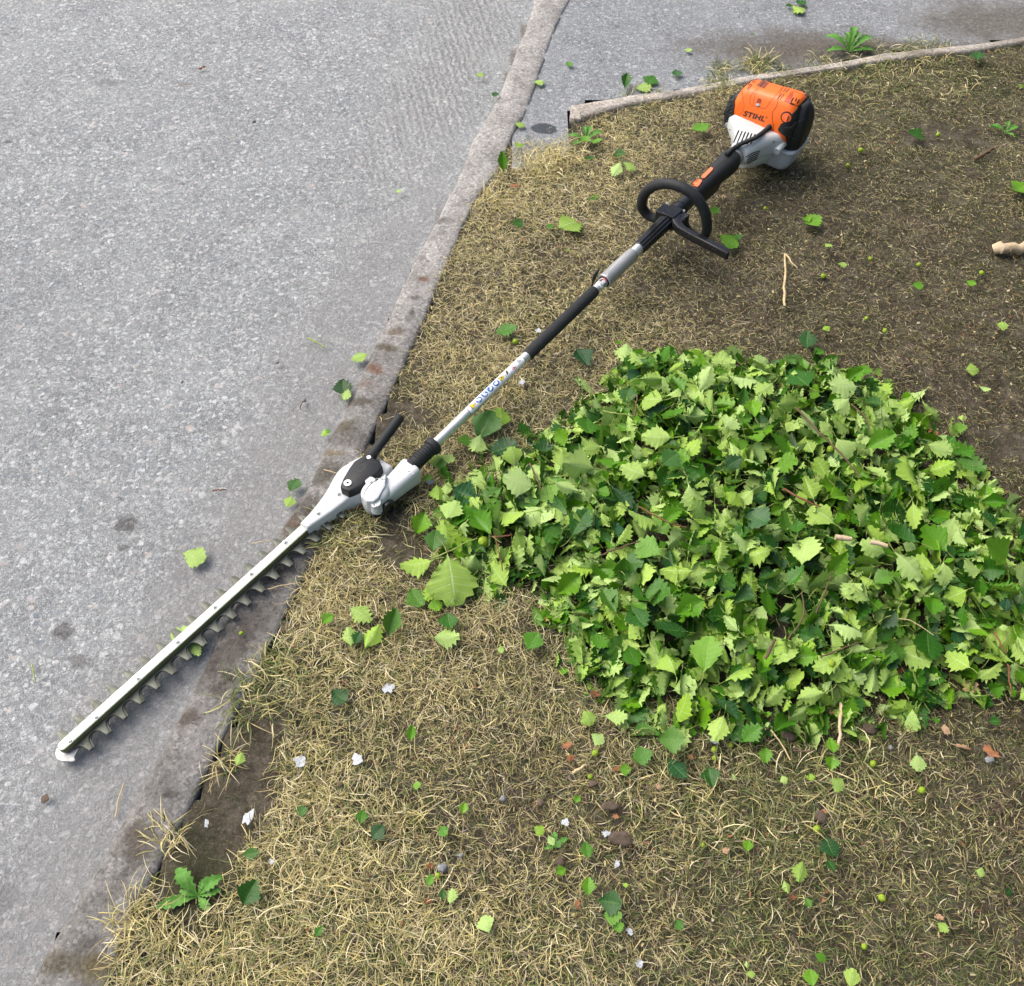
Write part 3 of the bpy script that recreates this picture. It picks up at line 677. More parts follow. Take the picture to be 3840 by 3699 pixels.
# black pivot cover
pc = [(395,1010),(405,985),(430,920),(500,800),(560,720),(690,640),(720,625),(770,625),(800,690),(850,700),(895,790),(850,855),(780,910),(640,1020),(560,1060),(490,1085),(400,1040)]
pc = [L(1150 + .3178 * x, 1500 + .3178 * y, .074) for x, y in pc]
v, f = slab([(q.x, q.y) for q in pc], .0545, .0745, .004); cover = mesh_obj('pivot_cover', v, f, M_black, TR, True, 40)
def disc_screw(p, r, m, parent, name='screw', d=(0, 0, 1)):
    mb = MB(); mb.add(rev(p, d, [(0, r), (r * .25, r), (r * .35, r * .9)], 24)); o = mb.obj(name, m, parent)
    h = MB(); h.add(rev(Vector(p) + Vector(d) * (r * .36), d, [(0, r * .34), (r * .03, r * .34)], 6)); h.obj('socket', M_dark, o); return o
q = L(1304, 1813, .075); disc_screw((q.x, q.y, .0745), .0078, M_alu, cover)
q = L(1383, 1714.5, .076); disc_screw((q.x, q.y, .0745), .0045, M_alu, cover)
ic = [stroke([(1340 + a * .32, 1765 - b * .32) for a, b in pts], 2.2) for pts in ([(0,0),(30,60),(75,75)], [(75,75),(85,20),(35,-20),(0,0)], [(0,0),(-2,-30),(20,-20)], [(75,75),(88,95),(100,60)])]
emboss('cover_mark', ic, bvh_of([cover]), M_gloss, cover, .0003, depth=.001)
# slanting black handle
h0 = L(1391, 1712, .066); h1 = L(1504, 1560, .094); dh = (h1 - h0)
hp = [h0 + dh * t for t in (-.03, .02, .1, .5, .93, .975, 1.0)]
v, f = tube(hp, [.0085, .0115, .0098, .0096, .0099, .0092, .0062], 24); mesh_obj('swivel_handle', v, f, M_rub, TR, True, 50)
# gearbox: hub and barrel
AZ = lambda u: .060 + .046 * (u - .8)           # height of the shaft axis
WS = lambda u: -.0795 + .004 * (u - .9)          # and its side position
gb = MB()
hc = Vector((.6835, -.073, 0))
def ell(zc, r, tilt=0): return [Vector((hc.x + r * math.cos(a) * 1.0, hc.y + r * math.sin(a) * .92, zc + tilt * math.cos(a))) for a in [2 * math.pi * k / 40 for k in range(40)]]
gb.add(loft([ell(.024, .024), ell(.032, .0285), ell(.05, .0295), ell(.058, .0288), ell(.0585, .0268), ell(.0605, .0268), ell(.0608, .029), ell(.068, .0285), ell(.0735, .0255), ell(.0765, .019), ell(.0775, .01)]))
rings = []
for u, hw, hh, r in ((.676, .012, .014, .01), (.69, .018, .019, .012), (.72, .0195, .0205, .012), (.75, .0215, .022, .011), (.768, .0228, .0235, .01), (.7745, .022, .023, .01), (.776, .019, .02, .009)):
    base = rrect(-hw, hw, -hh, hh, r, 0, 5)
    rings.append([Vector((u, -.0815 + p.x, .0495 + p.y)) for p in base])
gb.add(loft(smooth_rings(rings, 3)))
# keel rib on the hub and its boss
gb.add(slab([(.652,-.083),(.66,-.0925),(.672,-.094),(.7,-.085),(.722,-.066),(.7,-.063),(.675,-.066),(.659,-.073)], .06, .081, .003))
gb.add(tube([(.664,-.0935,.05),(.664,-.0935,.0735)], [.0115, .0095], 20)); gb.add(tube([(.76,-.092,.045),(.76,-.092,.07)], [.011, .009], 18))
gb.add(tube([(.693,-.051,.05),(.693,-.051,.0745)], [.011, .0095], 18))
gear = gb.obj('gearbox', M_white, TR, True, 38)
for x, y, r in ((1404,1896,.0052),(1534,1767,.005)):
    q = L(x, y, .073); disc_screw((q.x, q.y, .0722 if x < 1500 else .0702), r, M_bolt, gear)
q = L(1390, 1808.5, .076); hexnut((q.x, q.y, .0742), .0034, gear, name='bolt')
pm = MB(); pm.add(rev((.684, -.098, .043), (-.12, -1, .15), [(0, .0165), (.008, .0165), (.011, .015), (.0125, .011), (.0125, .0075), (.009, .0072)], 30)); pm.obj('grease_plug', M_gloss, gear)
sv = bvh_of([gear])
emboss('slot', [[(1483,1786),(1489,1790),(1500,1776),(1509,1760),(1507,1758),(1494,1770),(1484,1780)]], sv, M_grey, gear, .0004)
emboss('arrow_mark', [stroke([(1392 + a * .3178, 1860 - b * .3178) for a, b in pts], 1.8) for pts in ([(0,0),(8,35),(40,60),(52,60)], [(52,60),(50,25),(20,-5),(0,0)], [(0,0),(-2,-18)], [(52,60),(60,85)])], sv, M_grey, gear, .0003)
emboss('hub_seam', [stroke([(1150 + .3178 * x, 1500 + .3178 * y) for x, y in ((665,1210),(662,1160),(690,1080),(740,1010),(800,960),(870,932),(925,940))], 2.2)], sv, M_dark, gear, .0003)
emboss('hub_seam', [stroke([(1150 + .3178 * x, 1500 + .3178 * y) for x, y in ((712,985),(760,935),(820,905),(870,905))], 1.8)], sv, M_grey, gear, .0004)
# ribbed rubber boot
pr = [(0, .0165), (.006, .0165), (.008, .0142), (.018, .0142)]
for k in range(6): pr += [(.0185 + .0062 * k, .0131), (.0197 + .0062 * k, .0149), (.0228 + .0062 * k, .0151), (.0242 + .0062 * k, .0131)]
pr += [(.057, .0145), (.0585, .0178), (.0605, .0185), (.068, .0185), (.0705, .0178), (.0708, .0115)]
A = lambda u: Vector((u, WS(u), AZ(u)))
ax = (A(1.5) - A(.8)).normalized()
v, f = rev(A(.772), ax, pr, 32); mesh_obj('shaft_boot', v, f, M_rub, TR, True, 40)
# lower shaft, safety label, foam grip
v, f = tube([A(.80), A(.95), A(1.1), A(1.43)], .0098, 40); shaft = mesh_obj('lower_shaft', v, f, M_alu, TR, True, 60)
def curved(name, u0, u1, a0, a1, m, parent, r=.0101, nu=2, na=14, shape=None):
    """patch lying on the shaft; angles from straight up, positive towards the camera side"""
    V = []; F = []
    for i in range(nu + 1):
        for j in range(na + 1):
            u = u0 + (u1 - u0) * i / nu; a = R(a0 + (a1 - a0) * j / na); c = A(u)
            V.append(c + Vector((0, -math.sin(a), math.cos(a))) * r)
    for i in range(nu):
        for j in range(na):
            k = i * (na + 1) + j; F.append((k, k + 1, k + na + 2, k + na + 1))
    V2 = [v - Vector((0, 0, 0)) for v in V]
    return mesh_obj(name, V2, [x[::-1] for x in F], m, parent, True, None)
M_lab = plastic('label_white', (.78, .8, .82), .3); M_yel = plastic('label_yellow', (.85, .62, .02), .4); M_blue = plastic('label_blue', (.01, .12, .42), .4); M_pink = plastic('label_pink', (.8, .08, .14), .4)
curved('label_edge', .9405, 1.1155, -62, 78, M_ltr, shaft, .00992, 6, 24)
lab = curved('safety_label', .9415, 1.1145, -61, 77, M_lab, shaft, .01005, 6, 24)
def decal(name, polys, m, r, parent=lab):
    """flat pictogram polygons (along the shaft, degrees round it) bent on to the shaft"""
    V = []; F = []
    for poly in polys:
        bm = bmesh.new(); vs = [bm.verts.new((x, y * .000176, 0)) for x, y in poly]
        for t in tessellate_polygon([[p.co for p in vs]]):
            try: bm.faces.new([vs[i] for i in t])
            except ValueError: pass
        for _ in range(3):
            es = [e for e in bm.edges if e.calc_length() > .0028]
            if es: bmesh.ops.subdivide_edges(bm, edges=es, cuts=1); bmesh.ops.triangulate(bm, faces=bm.faces[:])
        bm.verts.ensure_lookup_table(); ix = {q: i for i, q in enumerate(bm.verts)}; n = len(V)
        for q in bm.verts:
            a = R(q.co.y / .000176); V.append(A(q.co.x) + Vector((0, -math.sin(a), math.cos(a))) * r)
        for fc in bm.faces:
            i = [n + ix[q] for q in fc.verts]
            p0, p1, p2 = (V[k] for k in i[:3])
            if (p1 - p0).cross(p2 - p0).dot(p0 - A(p0.x)) < 0: i = i[::-1]
            F.append(tuple(i))
        bm.free()
    return mesh_obj(name, V, F, m, parent, True)
def circ(u, a, r, k=20, s=1.0): return [(u + r * math.cos(2 * math.pi * i / k), a + s * r / .000176 * math.sin(2 * math.pi * i / k)) for i in range(k)]
AC = 8
def tri(u, a, s): return [(u - s * .55, a - s / .000176 * .62), (u - s * .55, a + s / .000176 * .62), (u + s * .62, a)]
TRI = lambda u, s: [(u + .0062 * s, AC - 44 * s), (u + .0062 * s, AC + 44 * s), (u - .0085 * s, AC + 2)]
TR2 = lambda u, s: [(u - .0075 * s, AC - 42 * s), (u - .0075 * s, AC + 42 * s), (u + .0085 * s, AC + 2)]
for u in (.957, 1.0475):
    t = decal('warning_sign', [TR2(u, 1.0)[::-1]], M_ltr, .01015); decal('yellow_field', [TR2(u, .8)[::-1]], M_yel, .01022, t)
decal('exclamation_mark', [[(.9545, 6), (.9545, 10), (.9605, 9.5), (.9605, 6.5)], circ(.9525, 8, .0007, 8)], M_ltr, .0103)
decal('blade_mark', [[(1.042, -8), (1.044, -10), (1.051, 10), (1.049, 12)], [(1.042, 18), (1.044, 20), (1.05, 0), (1.048, -2)], [(1.044, -4), (1.044, -2), (1.048, 22), (1.049, 20)]], M_ltr, .0103)
for k, u in enumerate((.9745, .9925, 1.0105, 1.029)):
    d_ = decal('blue_sign', [circ(u, AC, .0079, 24, .82)], M_blue, .01015)
    if k == 0: ps = [[(u - .0055, AC - 14), (u - .003, AC - 22), (u + .001, AC - 16), (u + .004, AC - 5), (u + .0055, AC + 12), (u + .001, AC + 20), (u - .002, AC + 8), (u - .005, AC + 4)], circ(u - .0035, AC + 20, .0014, 10)]
    elif k == 1: ps = [circ(u - .0005, AC - 8, .0034, 14, .9), [(u - .0055, AC + 6), (u - .001, AC + 14), (u + .004, AC + 6), (u + .0055, AC + 20), (u + .001, AC + 26), (u - .004, AC + 22)]]
    elif k == 2: ps = [[(u - .0035, AC + 20), (u - .0045, AC + 6), (u - .001, AC + 2), (u + .0015, AC - 20), (u + .0052, AC - 18), (u + .0055, AC + 6), (u + .003, AC + 12), (u + .0, AC + 22)]]
    else: ps = [[(u - .0045, AC - 10), (u - .0045, AC + 16), (u + .003, AC + 20), (u + .0042, AC - 4), (u + .0025, AC - 16)], [(u + .0035, AC - 26), (u + .0045, AC - 12), (u + .0055, AC - 14), (u + .0048, AC - 27)]]
    decal('pictogram', ps, M_lab, .01024, d_)
t = decal('no_entry_ring', [circ(1.083, 26, .0052, 24)], M_pink, .01015); decal('ring_field', [circ(1.083, 26, .0041, 20)], plastic('label_pale', (.8, .7, .74), .4), .01022, t)
decal('ring_bar', [[(1.0795, 18), (1.0805, 14), (1.0868, 36), (1.0858, 40)], [(1.081, 36), (1.083, 16), (1.0845, 18), (1.083, 38)]], M_ltr, .0103, t)
decal('figure_mark', [[(1.063, -12), (1.067, -14), (1.0665, 8), (1.064, 24), (1.0605, 34), (1.0595, 30), (1.0612, 8)], circ(1.068, -20, .0012, 8), [(1.0655, -8), (1.0675, -8), (1.062, -22), (1.061, -20)], [(1.055, 38), (1.056, 38), (1.0585, 14), (1.0577, 12)]], M_ltr, .01022)
decal('figure_mark', [[(1.106, -30), (1.1075, -30), (1.099, 20), (1.0975, 18)], [(1.098, -26), (1.0995, -28), (1.1065, 8), (1.105, 10)], [(1.1, 22), (1.102, 26), (1.1075, 12), (1.1062, 8)], circ(1.1095, -34, .001, 8), [(1.095, -8), (1.097, -8), (1.101, 4), (1.0995, 5)]], M_ltr, .01022)
decal('thin_line_mark', [[(1.075, -30), (1.076, -30), (1.076, -10), (1.075, -10)], [(1.076, -12), (1.08, -13), (1.08, -11), (1.076, -10)], [(1.087, -32), (1.088, -32), (1.088, -16), (1.087, -16)], [(1.091, -34), (1.0915, -34), (1.0915, -20), (1.091, -20)]], M_grey, .01022)
rim = lambda a: 1 - .045 * (0.5 + .5 * math.cos(a * 26)) ** 2
v, f = tube([A(1.131), A(1.134), A(1.139), A(1.25), A(1.36), A(1.366), A(1.368)], [.0112, .0127, .0131, .0131, .0131, .0127, .011], 156, True, rim); mesh_obj('foam_grip', v, f, M_rub, TR, True, 60)
lb = curved('lower_label', 1.377, 1.399, -60, 80, M_lab, shaft, .0101, 2, 16)
decal('printed_box', [[(1.383, 14), (1.383, 52), (1.398, 52), (1.398, 14)]], M_ltr, .0102, lb); decal('printed_box_field', [[(1.3842, 18), (1.3842, 48), (1.3972, 48), (1.3972, 18)]], M_lab, .01026, lb)
decal('printed_mark', [[(1.383, -20), (1.383, 6), (1.3845, 6), (1.3845, -20)], [(1.386, -18), (1.386, 4), (1.3875, 4), (1.3875, -18)], [(1.3885, -34), (1.3885, 2), (1.398, 4), (1.3962, -30)], [(1.387, 56), (1.387, 70), (1.398, 72), (1.398, 58)]], M_ltr, .0102, lb)
decal('red_mark', [[(1.397, 0), (1.397, 40), (1.3995, 60), (1.4, -30)]], M_pink, .01034, lb)
# coupling sleeve with its wing screw
v, f = rev(A(1.402), ax, [(0, .0125), (.0, .0162), (.0015, .0172), (.004, .0172), (.006, .0166), (.06, .0163), (.1, .0155), (.108, .0142), (.11, .0122)], 40); cs = mesh_obj('coupling_sleeve', v, f, M_grey, TR, True, 35)
mesh_obj('sleeve_bore', *tube([A(1.4018), A(1.4022)], .0135, 24), M_dark, cs)
sb = bvh_of([cs])
c3p = lambda pts: [(1900 + .3178 * x, 950 + .3178 * y) for x, y in pts]
emboss('alignment_mark', [stroke(c3p([(1130,250),(1165,268),(1185,262)]), 2), stroke(c3p([(1150,290),(1185,270)]), 2), stroke(c3p([(1180,235),(1195,262),(1182,285)]), 2), stroke(c3p([(1215,205),(1330,90),(1400,10)]), 1.6)], sb, M_alu, cs, .0006)
k0 = Lu(*c3p([(1000,395)])[0], 1.395); k1 = Lu(*c3p([(1035,300)])[0], 1.40); k2 = Lu(*c3p([(1065,205)])[0], 1.41)
wing = []
for p, hw, th in ((k0, .003, .003), (k0.lerp(k1, .6), .0035, .003), (k1, .0085, .0035), (k1.lerp(k2, .5), .011, .0038), (k1.lerp(k2, .85), .0108, .0034), (k2, .006, .002)):
    wing.append([p + Vector((hw * math.cos(a), 0, 0)) + Vector((0, .35, -.2)) * (th * math.sin(a)) * 2 + Vector((0, 0, .1 * hw * math.cos(a))) for a in [2 * math.pi * k / 14 for k in range(14)]])
v, f = loft(smooth_rings(wing, 3)); mesh_obj('wing_screw', v, f, M_rub, cs, True, 50)
# upper shaft
v, f = tube([A(1.48), A(1.6), A(1.95)], .0121, 36); mesh_obj('upper_shaft', v, f, M_alu, TR, True, 60)
# black ribbed spacer bracket
rings = []
for u, r in ((1.533, .0135), (1.535, .0152), (1.56, .0155), (1.62, .017), (1.64, .0175)):
    c = A(u); ring = []
    for k in range(72):
        a = 2 * math.pi * k / 72; rr = r * (1.06 if (k % 12) in (0, 1, 11) else (.93 if (k % 12) in (3, 4, 8, 9) else .98)); ring.append(c + Vector((0, math.sin(a), math.cos(a))) * rr)
    rings.append(ring)
mesh_obj('spacer_bracket', *loft(rings), M_gloss, TR, True, 30)
# handle clamp
cb = MB(); c2 = lambda x, y: (2300 + .3178 * x, 600 + .3178 * y)
C0 = A(1.665)
def box_rings(c, hu, hw, z0, z1, r=.003): return loft([rrect(c.x - hu * .96, c.x + hu * .96, c.y - hw, c.y + hw, r, z0, 3), rrect(c.x - hu, c.x + hu, c.y - hw, c.y + hw, r, z0 + .002, 3), rrect(c.x - hu, c.x + hu, c.y - hw, c.y + hw, r, z1 - .002, 3), rrect(c.x - hu + .0015, c.x + hu - .0015, c.y - hw + .0015, c.y + hw - .0015, r, z1, 3)])
zc = C0.z
cb.add(box_rings(Vector((1.662, -.078, 0)), .02, .0165, zc - .02, zc + .019)); 
cb.add(box_rings(Vector((1.662, -.055, 0)), .0175, .012, zc - .02, zc + .0135)); cb.add(box_rings(Vector((1.665, -.1005, 0)), .0175, .0125, zc - .02, zc + .0135))
cb.add(tube([A(1.68), A(1.735)], .0172, 30)); cb.add(tube([A(1.7), A(1.706)], .0182, 30))
clamp = cb.obj('handle_clamp', M_gloss, TR, True, 35)
for px, py in (c2(640, 512), c2(828, 598)):
    q = L(px, py, zc + .0145); disc_screw((q.x, q.y, zc + .0135), .0038, M_bolt, clamp)
mesh_obj('clamp_ring', *tube([A(1.735), A(1.742)], .0165, 30), M_alu, clamp)
# loop handle
lp = [((525,700),1.66,.0095),((470,688),1.662,.0105),((395,640),1.66,.0112),((340,560),1.655,.0118),((340,480),1.65,.0118),((375,395),1.647,.0118),((450,325),1.645,.0118),((560,285),1.643,.0118),((680,285),1.643,.0118),((800,322),1.645,.0119),((900,378),1.648,.0119),((985,450),1.652,.0118),
      ((1050,550),1.656,.0118),((1090,660),1.66,.0118),((1105,770),1.664,.0116),((1098,850),1.668,.011),((1070,900),1.67,.0105),((1020,925),1.672,.0095),((900,845),1.672,.009),((850,760),1.672,.0085),((835,660),1.67,.0085)]
pts = [Lu(*c2(*p), u) for p, u, r in lp]; sp_ = smooth_rings([[p] for p in pts], 5); rr = smooth_rings([[Vector((r, 0, 0))] for p, u, r in lp], 5)
lh = mesh_obj('loop_handle', *tube([s[0] for s in sp_], [r[0].x for r in rr], 24), M_rub, TR, True, 60)
lb_ = bvh_of([lh]); dots = []
for i in range(11):
    t = i / 10
    for row in range(3):
        x = 490 + 480 * t + (row - 1) * (-14 * t + 2) + (8 if row == 1 else 0); y = 282 + 225 * t ** 1.9 + (row - 1) * 25 * (1 - .45 * t) - 18 * math.sin(t * 3.14) + 10
        cx, cy = c2(x, y); dots.append([(cx + 1.9 * math.cos(a), cy + 1.5 * math.sin(a)) for a in [2 * math.pi * k / 8 for k in range(8)]])
emboss('grip_dimples', dots, lb_, M_dark, lh, .00015, depth=.0005)
# barrier bar
def bslab(name, pts, z0, z1, m, parent, bev=.003):
    q = [L(*c2(x, y), (z0 + z1) / 2 + .004) for x, y in pts]; v, f = slab([(p.x, p.y) for p in q], z0, z1, bev); return mesh_obj(name, v, f, m, parent, True, 35)
bslab('barrier_bar', [(655,600),(700,600),(790,620),(800,660),(790,690),(805,750),(850,800),(930,850),(1100,930),(1345,1045),(1375,1085),(1365,1120),(1335,1125),(1100,1000),(850,870),(745,810),(705,760),(685,700),(655,640)], .098, .116, M_gloss, TR)
# control handle
rings = []
for u, ry, rz, dz in ((1.748, .0135, .0155, 0), (1.756, .017, .0195, 0), (1.78, .0185, .0215, -.001), (1.81, .0195, .0215, -.002), (1.84, .0215, .0225, -.002), (1.87, .0245, .0245, -.002), (1.892, .0265, .0265, -.002), (1.91, .0262, .0262, -.001), (1.922, .024, .024, 0), (1.928, .018, .018, 0)):
    c = A(u) + Vector((0, 0, dz)); rings.append([c + Vector((0, ry * math.copysign(abs(math.cos(a)) ** .85, math.cos(a)), rz * math.copysign(abs(math.sin(a)) ** .85, math.sin(a)))) for a in [2 * math.pi * k / 40 for k in range(40)]])
ctl = mesh_obj('control_handle', *loft(smooth_rings(rings, 4)), M_black, TR, True, 60)
tg = [(1.765, -.083), (1.80, -.09), (1.86, -.092), (1.87, -.082), (1.80, -.074)]
mesh_obj('throttle_trigger', *loft([rrect(1.77, 1.86, -.088, -.074, .005, .085 - .02, 3), rrect(1.765, 1.875, -.09, -.072, .006, .1, 3)]), M_black, ctl)
kb_ = bvh_of([ctl]); c1 = lambda pts: [(2550 + .3178 * x, 250 + .3178 * y) for x, y in pts]
sbn = emboss('stop_button', [c1([(130,1385),(180,1338),(195,1332),(250,1345),(258,1358),(215,1420),(200,1425),(135,1398)])], kb_, M_orl, ctl, .0022, depth=.003)
emboss('button_mark', [stroke(c1([(185,1350),(205,1340),(225,1350),(205,1375),(183,1368),(185,1350)]), 1.4)], kb_, plastic('orange_shadow', (.6, .1, .03), .5), sbn, .0025, depth=.001)
emboss('lockout_slider', [c1([(255,1315),(262,1300),(330,1235),(360,1205),(372,1200),(388,1208),(386,1225),(345,1270),(290,1325),(265,1328)])], kb_, M_orl, ctl, .003, depth=.003)
emboss('handle_seam', [stroke(c1([(590,1075),(560,1095),(480,1140),(400,1215),(385,1235)]), 1.5), stroke(c1([(100,1390),(130,1405),(195,1440),(215,1430),(300,1340)]), 1.5)], kb_, M_dark, ctl, .0002)
# ------------------------------------------------ engine
# fan housing (white cone)
def sec(u, w0, w1, z0, z1, r, n=8):
    base = rrect(w0, w1, z0, z1, r, 0, n); return [Vector((u, p.x, p.y)) for p in base]
CW = -.082
fan = MB()
rg = [sec(1.94, CW - .024, CW + .024, .092, .14, .0238), sec(1.945, CW - .0265, CW + .0265, .088, .143, .026), sec(1.96, CW - .031, CW + .031, .084, .146, .026), sec(1.985, CW - .038, CW + .042, .082, .148, .026),
      sec(2.01, CW - .046, CW + .062, .08, .146, .026), sec(2.03, CW - .054, CW + .082, .08, .141, .024), sec(2.05, CW - .06, CW + .098, .082, .136, .02), sec(2.065, CW - .062, CW + .102, .082, .133, .02), sec(2.09, CW - .062, CW + .102, .082, .133, .02)]
fan.add(loft(smooth_rings(rg, 4)))
fan.add(rev((1.965, CW + .002, .093), (1, 0, -.06), [(0, .026), (.012, .033), (.03, .039), (.05, .0435), (.062, .0455), (.07, .046), (.1, .046)], 48))
fan.add(tube([(2.048, CW + .094, .098), (2.07, CW + .097, .103)], [.009, .011], 16)); fan.add(tube([(2.022, -.141, .106), (2.04, -.139, .108), (2.075, -.132, .11)], [.0085, .0105, .015], 18))
fanh = fan.obj('fan_housing', M_white, TR, True, 50)
mesh_obj('recoil_starter_cover', *loft([rrect(2.06, 2.11, -.11, -.04, .02, .03, 8), rrect(2.055, 2.115, -.115, -.035, .02, .05, 8), rrect(2.05, 2.12, -.12, -.03, .02, .08, 8)]), M_white, TR, True, 45)
mesh_obj('clutch_ring', *rev(A(1.925), ax, [(0, .019), (.004, .0212), (.018, .0215), (.02, .0225), (.024, .0225)], 36), M_grey, TR, True, 40)
fb = bvh_of([fanh])
vents = []
for k in range(6):
    x0 = 625 + k * 40; x1 = 685 + k * 38; y1 = 755 + k * 9; y0 = 900 + k * 10 - k * k * 1.5
    vents.append(c1([(x0, y0), (x0 + 14, y0 + 4), (x1 + 18, y1 + 6), (x1 + 16, y1 - 4), (x1 + 2, y1 - 2)]))
emboss('cooling_vents', vents, fb, M_dark, fanh, .0004, maxe=8)
v2 = []
for k in range(5):
    x0 = 765 + k * 4; y0 = 1080 + k * 21; v2.append(c1([(x0 + 10, y0 - 18), (x0 + 85, y0 - 62), (x0 + 180 - k * 12, y0 - 90 + k * 2), (x0 + 178 - k * 12, y0 - 80 + k * 2), (x0 + 85, y0 - 50), (x0 + 12, y0 - 8)]))
emboss('lower_vents', v2, bvh_of([fanh]), M_dark, fanh, .0004, maxe=8)
for x, y, r in ((588,745,8),(1103,890,15)):
    cx, cy = c1([(x, y)])[0]; emboss('screw_hole', [[(cx + r * .42 * math.cos(a), cy + r * .3 * math.sin(a)) for a in [2 * math.pi * k / 14 for k in range(14)]]], fb, M_grey, fanh, .0006)
# fuel tank
tk = [(.02, 2.085, 2.13, -.142, -.085, .018), (.024, 2.073, 2.142, -.152, -.08, .022), (.05, 2.064, 2.15, -.161, -.075, .024), (.078, 2.06, 2.154, -.166, -.07, .024), (.084, 2.057, 2.158, -.17, -.07, .024), (.09, 2.059, 2.155, -.167, -.07, .022)]
tank = mesh_obj('fuel_tank', *loft(smooth_rings([rrect(a, b, c, d, r, z, 8) for z, a, b, c, d, r in tk], 2)), M_tank, TR, True, 45)
mesh_obj('tank_guard', *loft([rrect(2.075, 2.14, -.05, .008, .02, .02, 6), rrect(2.068, 2.148, -.05, .012, .02, .035, 6), rrect(2.066, 2.15, -.05, .014, .02, .085, 6)]), M_white, TR, True, 45)
# orange shroud
sh = [(.085, 2.055, 2.18, -.146, .014, .03), (.1, 2.05, 2.185, -.15, .0185, .022), (.125, 2.044, 2.18, -.153, .021, .022), (.15, 2.047, 2.168, -.153, .0215, .022), (.17, 2.053, 2.152, -.151, .0185, .022), (.185, 2.06, 2.14, -.147, .013, .022), (.195, 2.066, 2.132, -.142, .009, .02), (.202, 2.073, 2.126, -.136, .003, .016), (.2055, 2.083, 2.118, -.125, -.008, .012)]
roll = lambda rings: [[Vector((p.x, p.y, p.z - (p.y + .065) * .12)) for p in r_] for r_ in rings]
shr = roll([rrect(a, b, c, d, r, z, 10) for z, a, b, c, d, r in sh])
shroud = mesh_obj('engine_shroud', *loft(smooth_rings(shr, 4)), M_or, TR, True, 60)
sbv = bvh_of([shroud])
def em(name, polys, m, h=.0005, par=shroud, bv=sbv, depth=.002, maxe=10): return emboss(name, [c1(p) for p in polys], bv, m, par, h, depth=depth, maxe=maxe)
M_seam = plastic('orange_seam', (.3, .03, .004), .6)
em('shroud_step', [[(640,640),(700,655),(780,672),(850,690),(950,730),(1060,775),(1100,790),(1130,830),(1150,870),(1155,900),(1245,918),(1250,830),(1160,760),(1150,745),(1100,760),(1000,705),(900,665),(800,630),(660,600)]][:0] or [[(1098,790),(1100,700),(1085,620),(1090,530),(1130,480),(1150,430),(1152,440),(1136,486),(1097,532),(1092,620),(1107,700),(1104,790)]], M_seam, .0003)
sk = lambda pts, w: [tuple(p) for p in stroke([Vector((a, b)) for a, b in pts], w)]
em('panel_seam', [sk([(1070,175),(940,235),(880,290),(840,340),(825,390),(822,425),(840,455),(990,497),(1015,490),(1060,420),(1120,350),(1190,270),(1225,230)], 5), sk([(920,270),(885,330),(872,390),(870,450)], 5), sk([(735,290),(742,330),(735,380)], 4)], M_seam, .0003)
em('side_crease', [sk([(1225,225),(1190,290),(1160,370),(1150,440)], 7), sk([(730,300),(745,370),(757,470),(740,540),(640,620)], 3)], M_seam, .0003)
em('top_vents', [sk([(675 + 33 * k, 240 - 6 * k + 2 * (k == 0)), (712 + 33 * k, 188 - 8 * k), (735 + 33 * k, 150 - 0 * k + 3 * k)], 9) for k in range(5)] +
   [sk([(788,278),(835,205)], 8), sk([(806,282),(852,208)], 8), sk([(850,190),(888,148)], 8), sk([(868,194),(906,150)], 8)] +
   [sk([(1148,388),(1206,318)], 8), sk([(1178,390),(1232,325)], 8), sk([(1218,302),(1256,252)], 8), sk([(1244,308),(1288,262)], 8)], M_dark, .0004)
em('intake_recess', [[(1228,415),(1240,390),(1300,310),(1345,290),(1500,350),(1440,440),(1385,470),(1300,440)]], plastic('orange_deep', (.42, .05, .004), .5), .0004)
em('intake_floor', [[(1340,300),(1335,345),(1300,430),(1390,462),(1440,430),(1490,352),(1400,320)]], M_or, .0008)
em('intake_slots', [sk([(1338,372),(1312,425)], 16), sk([(1375,378),(1360,412)], 15), sk([(1405,392),(1378,435)], 13), [(1290,438),(1310,428),(1345,440),(1352,455),(1320,450)]], M_dark, .0012)
em('bolt_recess', [[(902,425),(915,385),(930,373),(950,378),(963,395),(960,420),(945,440),(925,450),(905,445)]], M_seam, .0004)
bl = em('cap_screw', [[(898,450),(910,437),(930,434),(944,445),(940,462),(920,468),(902,462)]], M_bolt, .0022)
em('warning_plate', [[(902,222),(990,260),(1065,182),(985,150)]], M_ltr, .0004)
em('plate_print', [sk([(915,225),(988,165)], 4), sk([(930,232),(1000,172)], 4), sk([(955,243),(1028,180)], 4), sk([(970,248),(1042,186)], 4), sk([(985,254),(1056,190)], 4)], plastic('plate_orange', (.75, .16, .05), .5), .0008)
# lettering on the shroud
tv, tf = fontmesh('STIHL', 1.0, .22, .035, 1.06); mxx = max(p.x for p in tv); mxy = max(p.y for p in tv)
def letter_pos(p):
    s = p.x / mxx; t = p.y / mxy
    x = 742 + 255 * s; y = 577 + 75 * s - t * 62 + 0 * s; x += t * 12
    return c1([(x, y)])[0]
bm = bmesh.new(); vs = [bm.verts.new(p) for p in tv]
for fc in tf:
    try: bm.faces.new([vs[i] for i in fc])
    except ValueError: pass
bmesh.ops.triangulate(bm, faces=bm.faces[:]); bm.verts.ensure_lookup_table()
V = []; 
for q in bm.verts:
    p, nn = on_surface(sbv, *letter_pos(q.co)); V.append(p + nn * .0007)
ixx = {q: i for i, q in enumerate(bm.verts)}; F = [tuple(ixx[q] for q in fc.verts) for fc in bm.faces]; bm.free()
cen = V[0]; o_ = loc(Vector((0, 0, CH)))
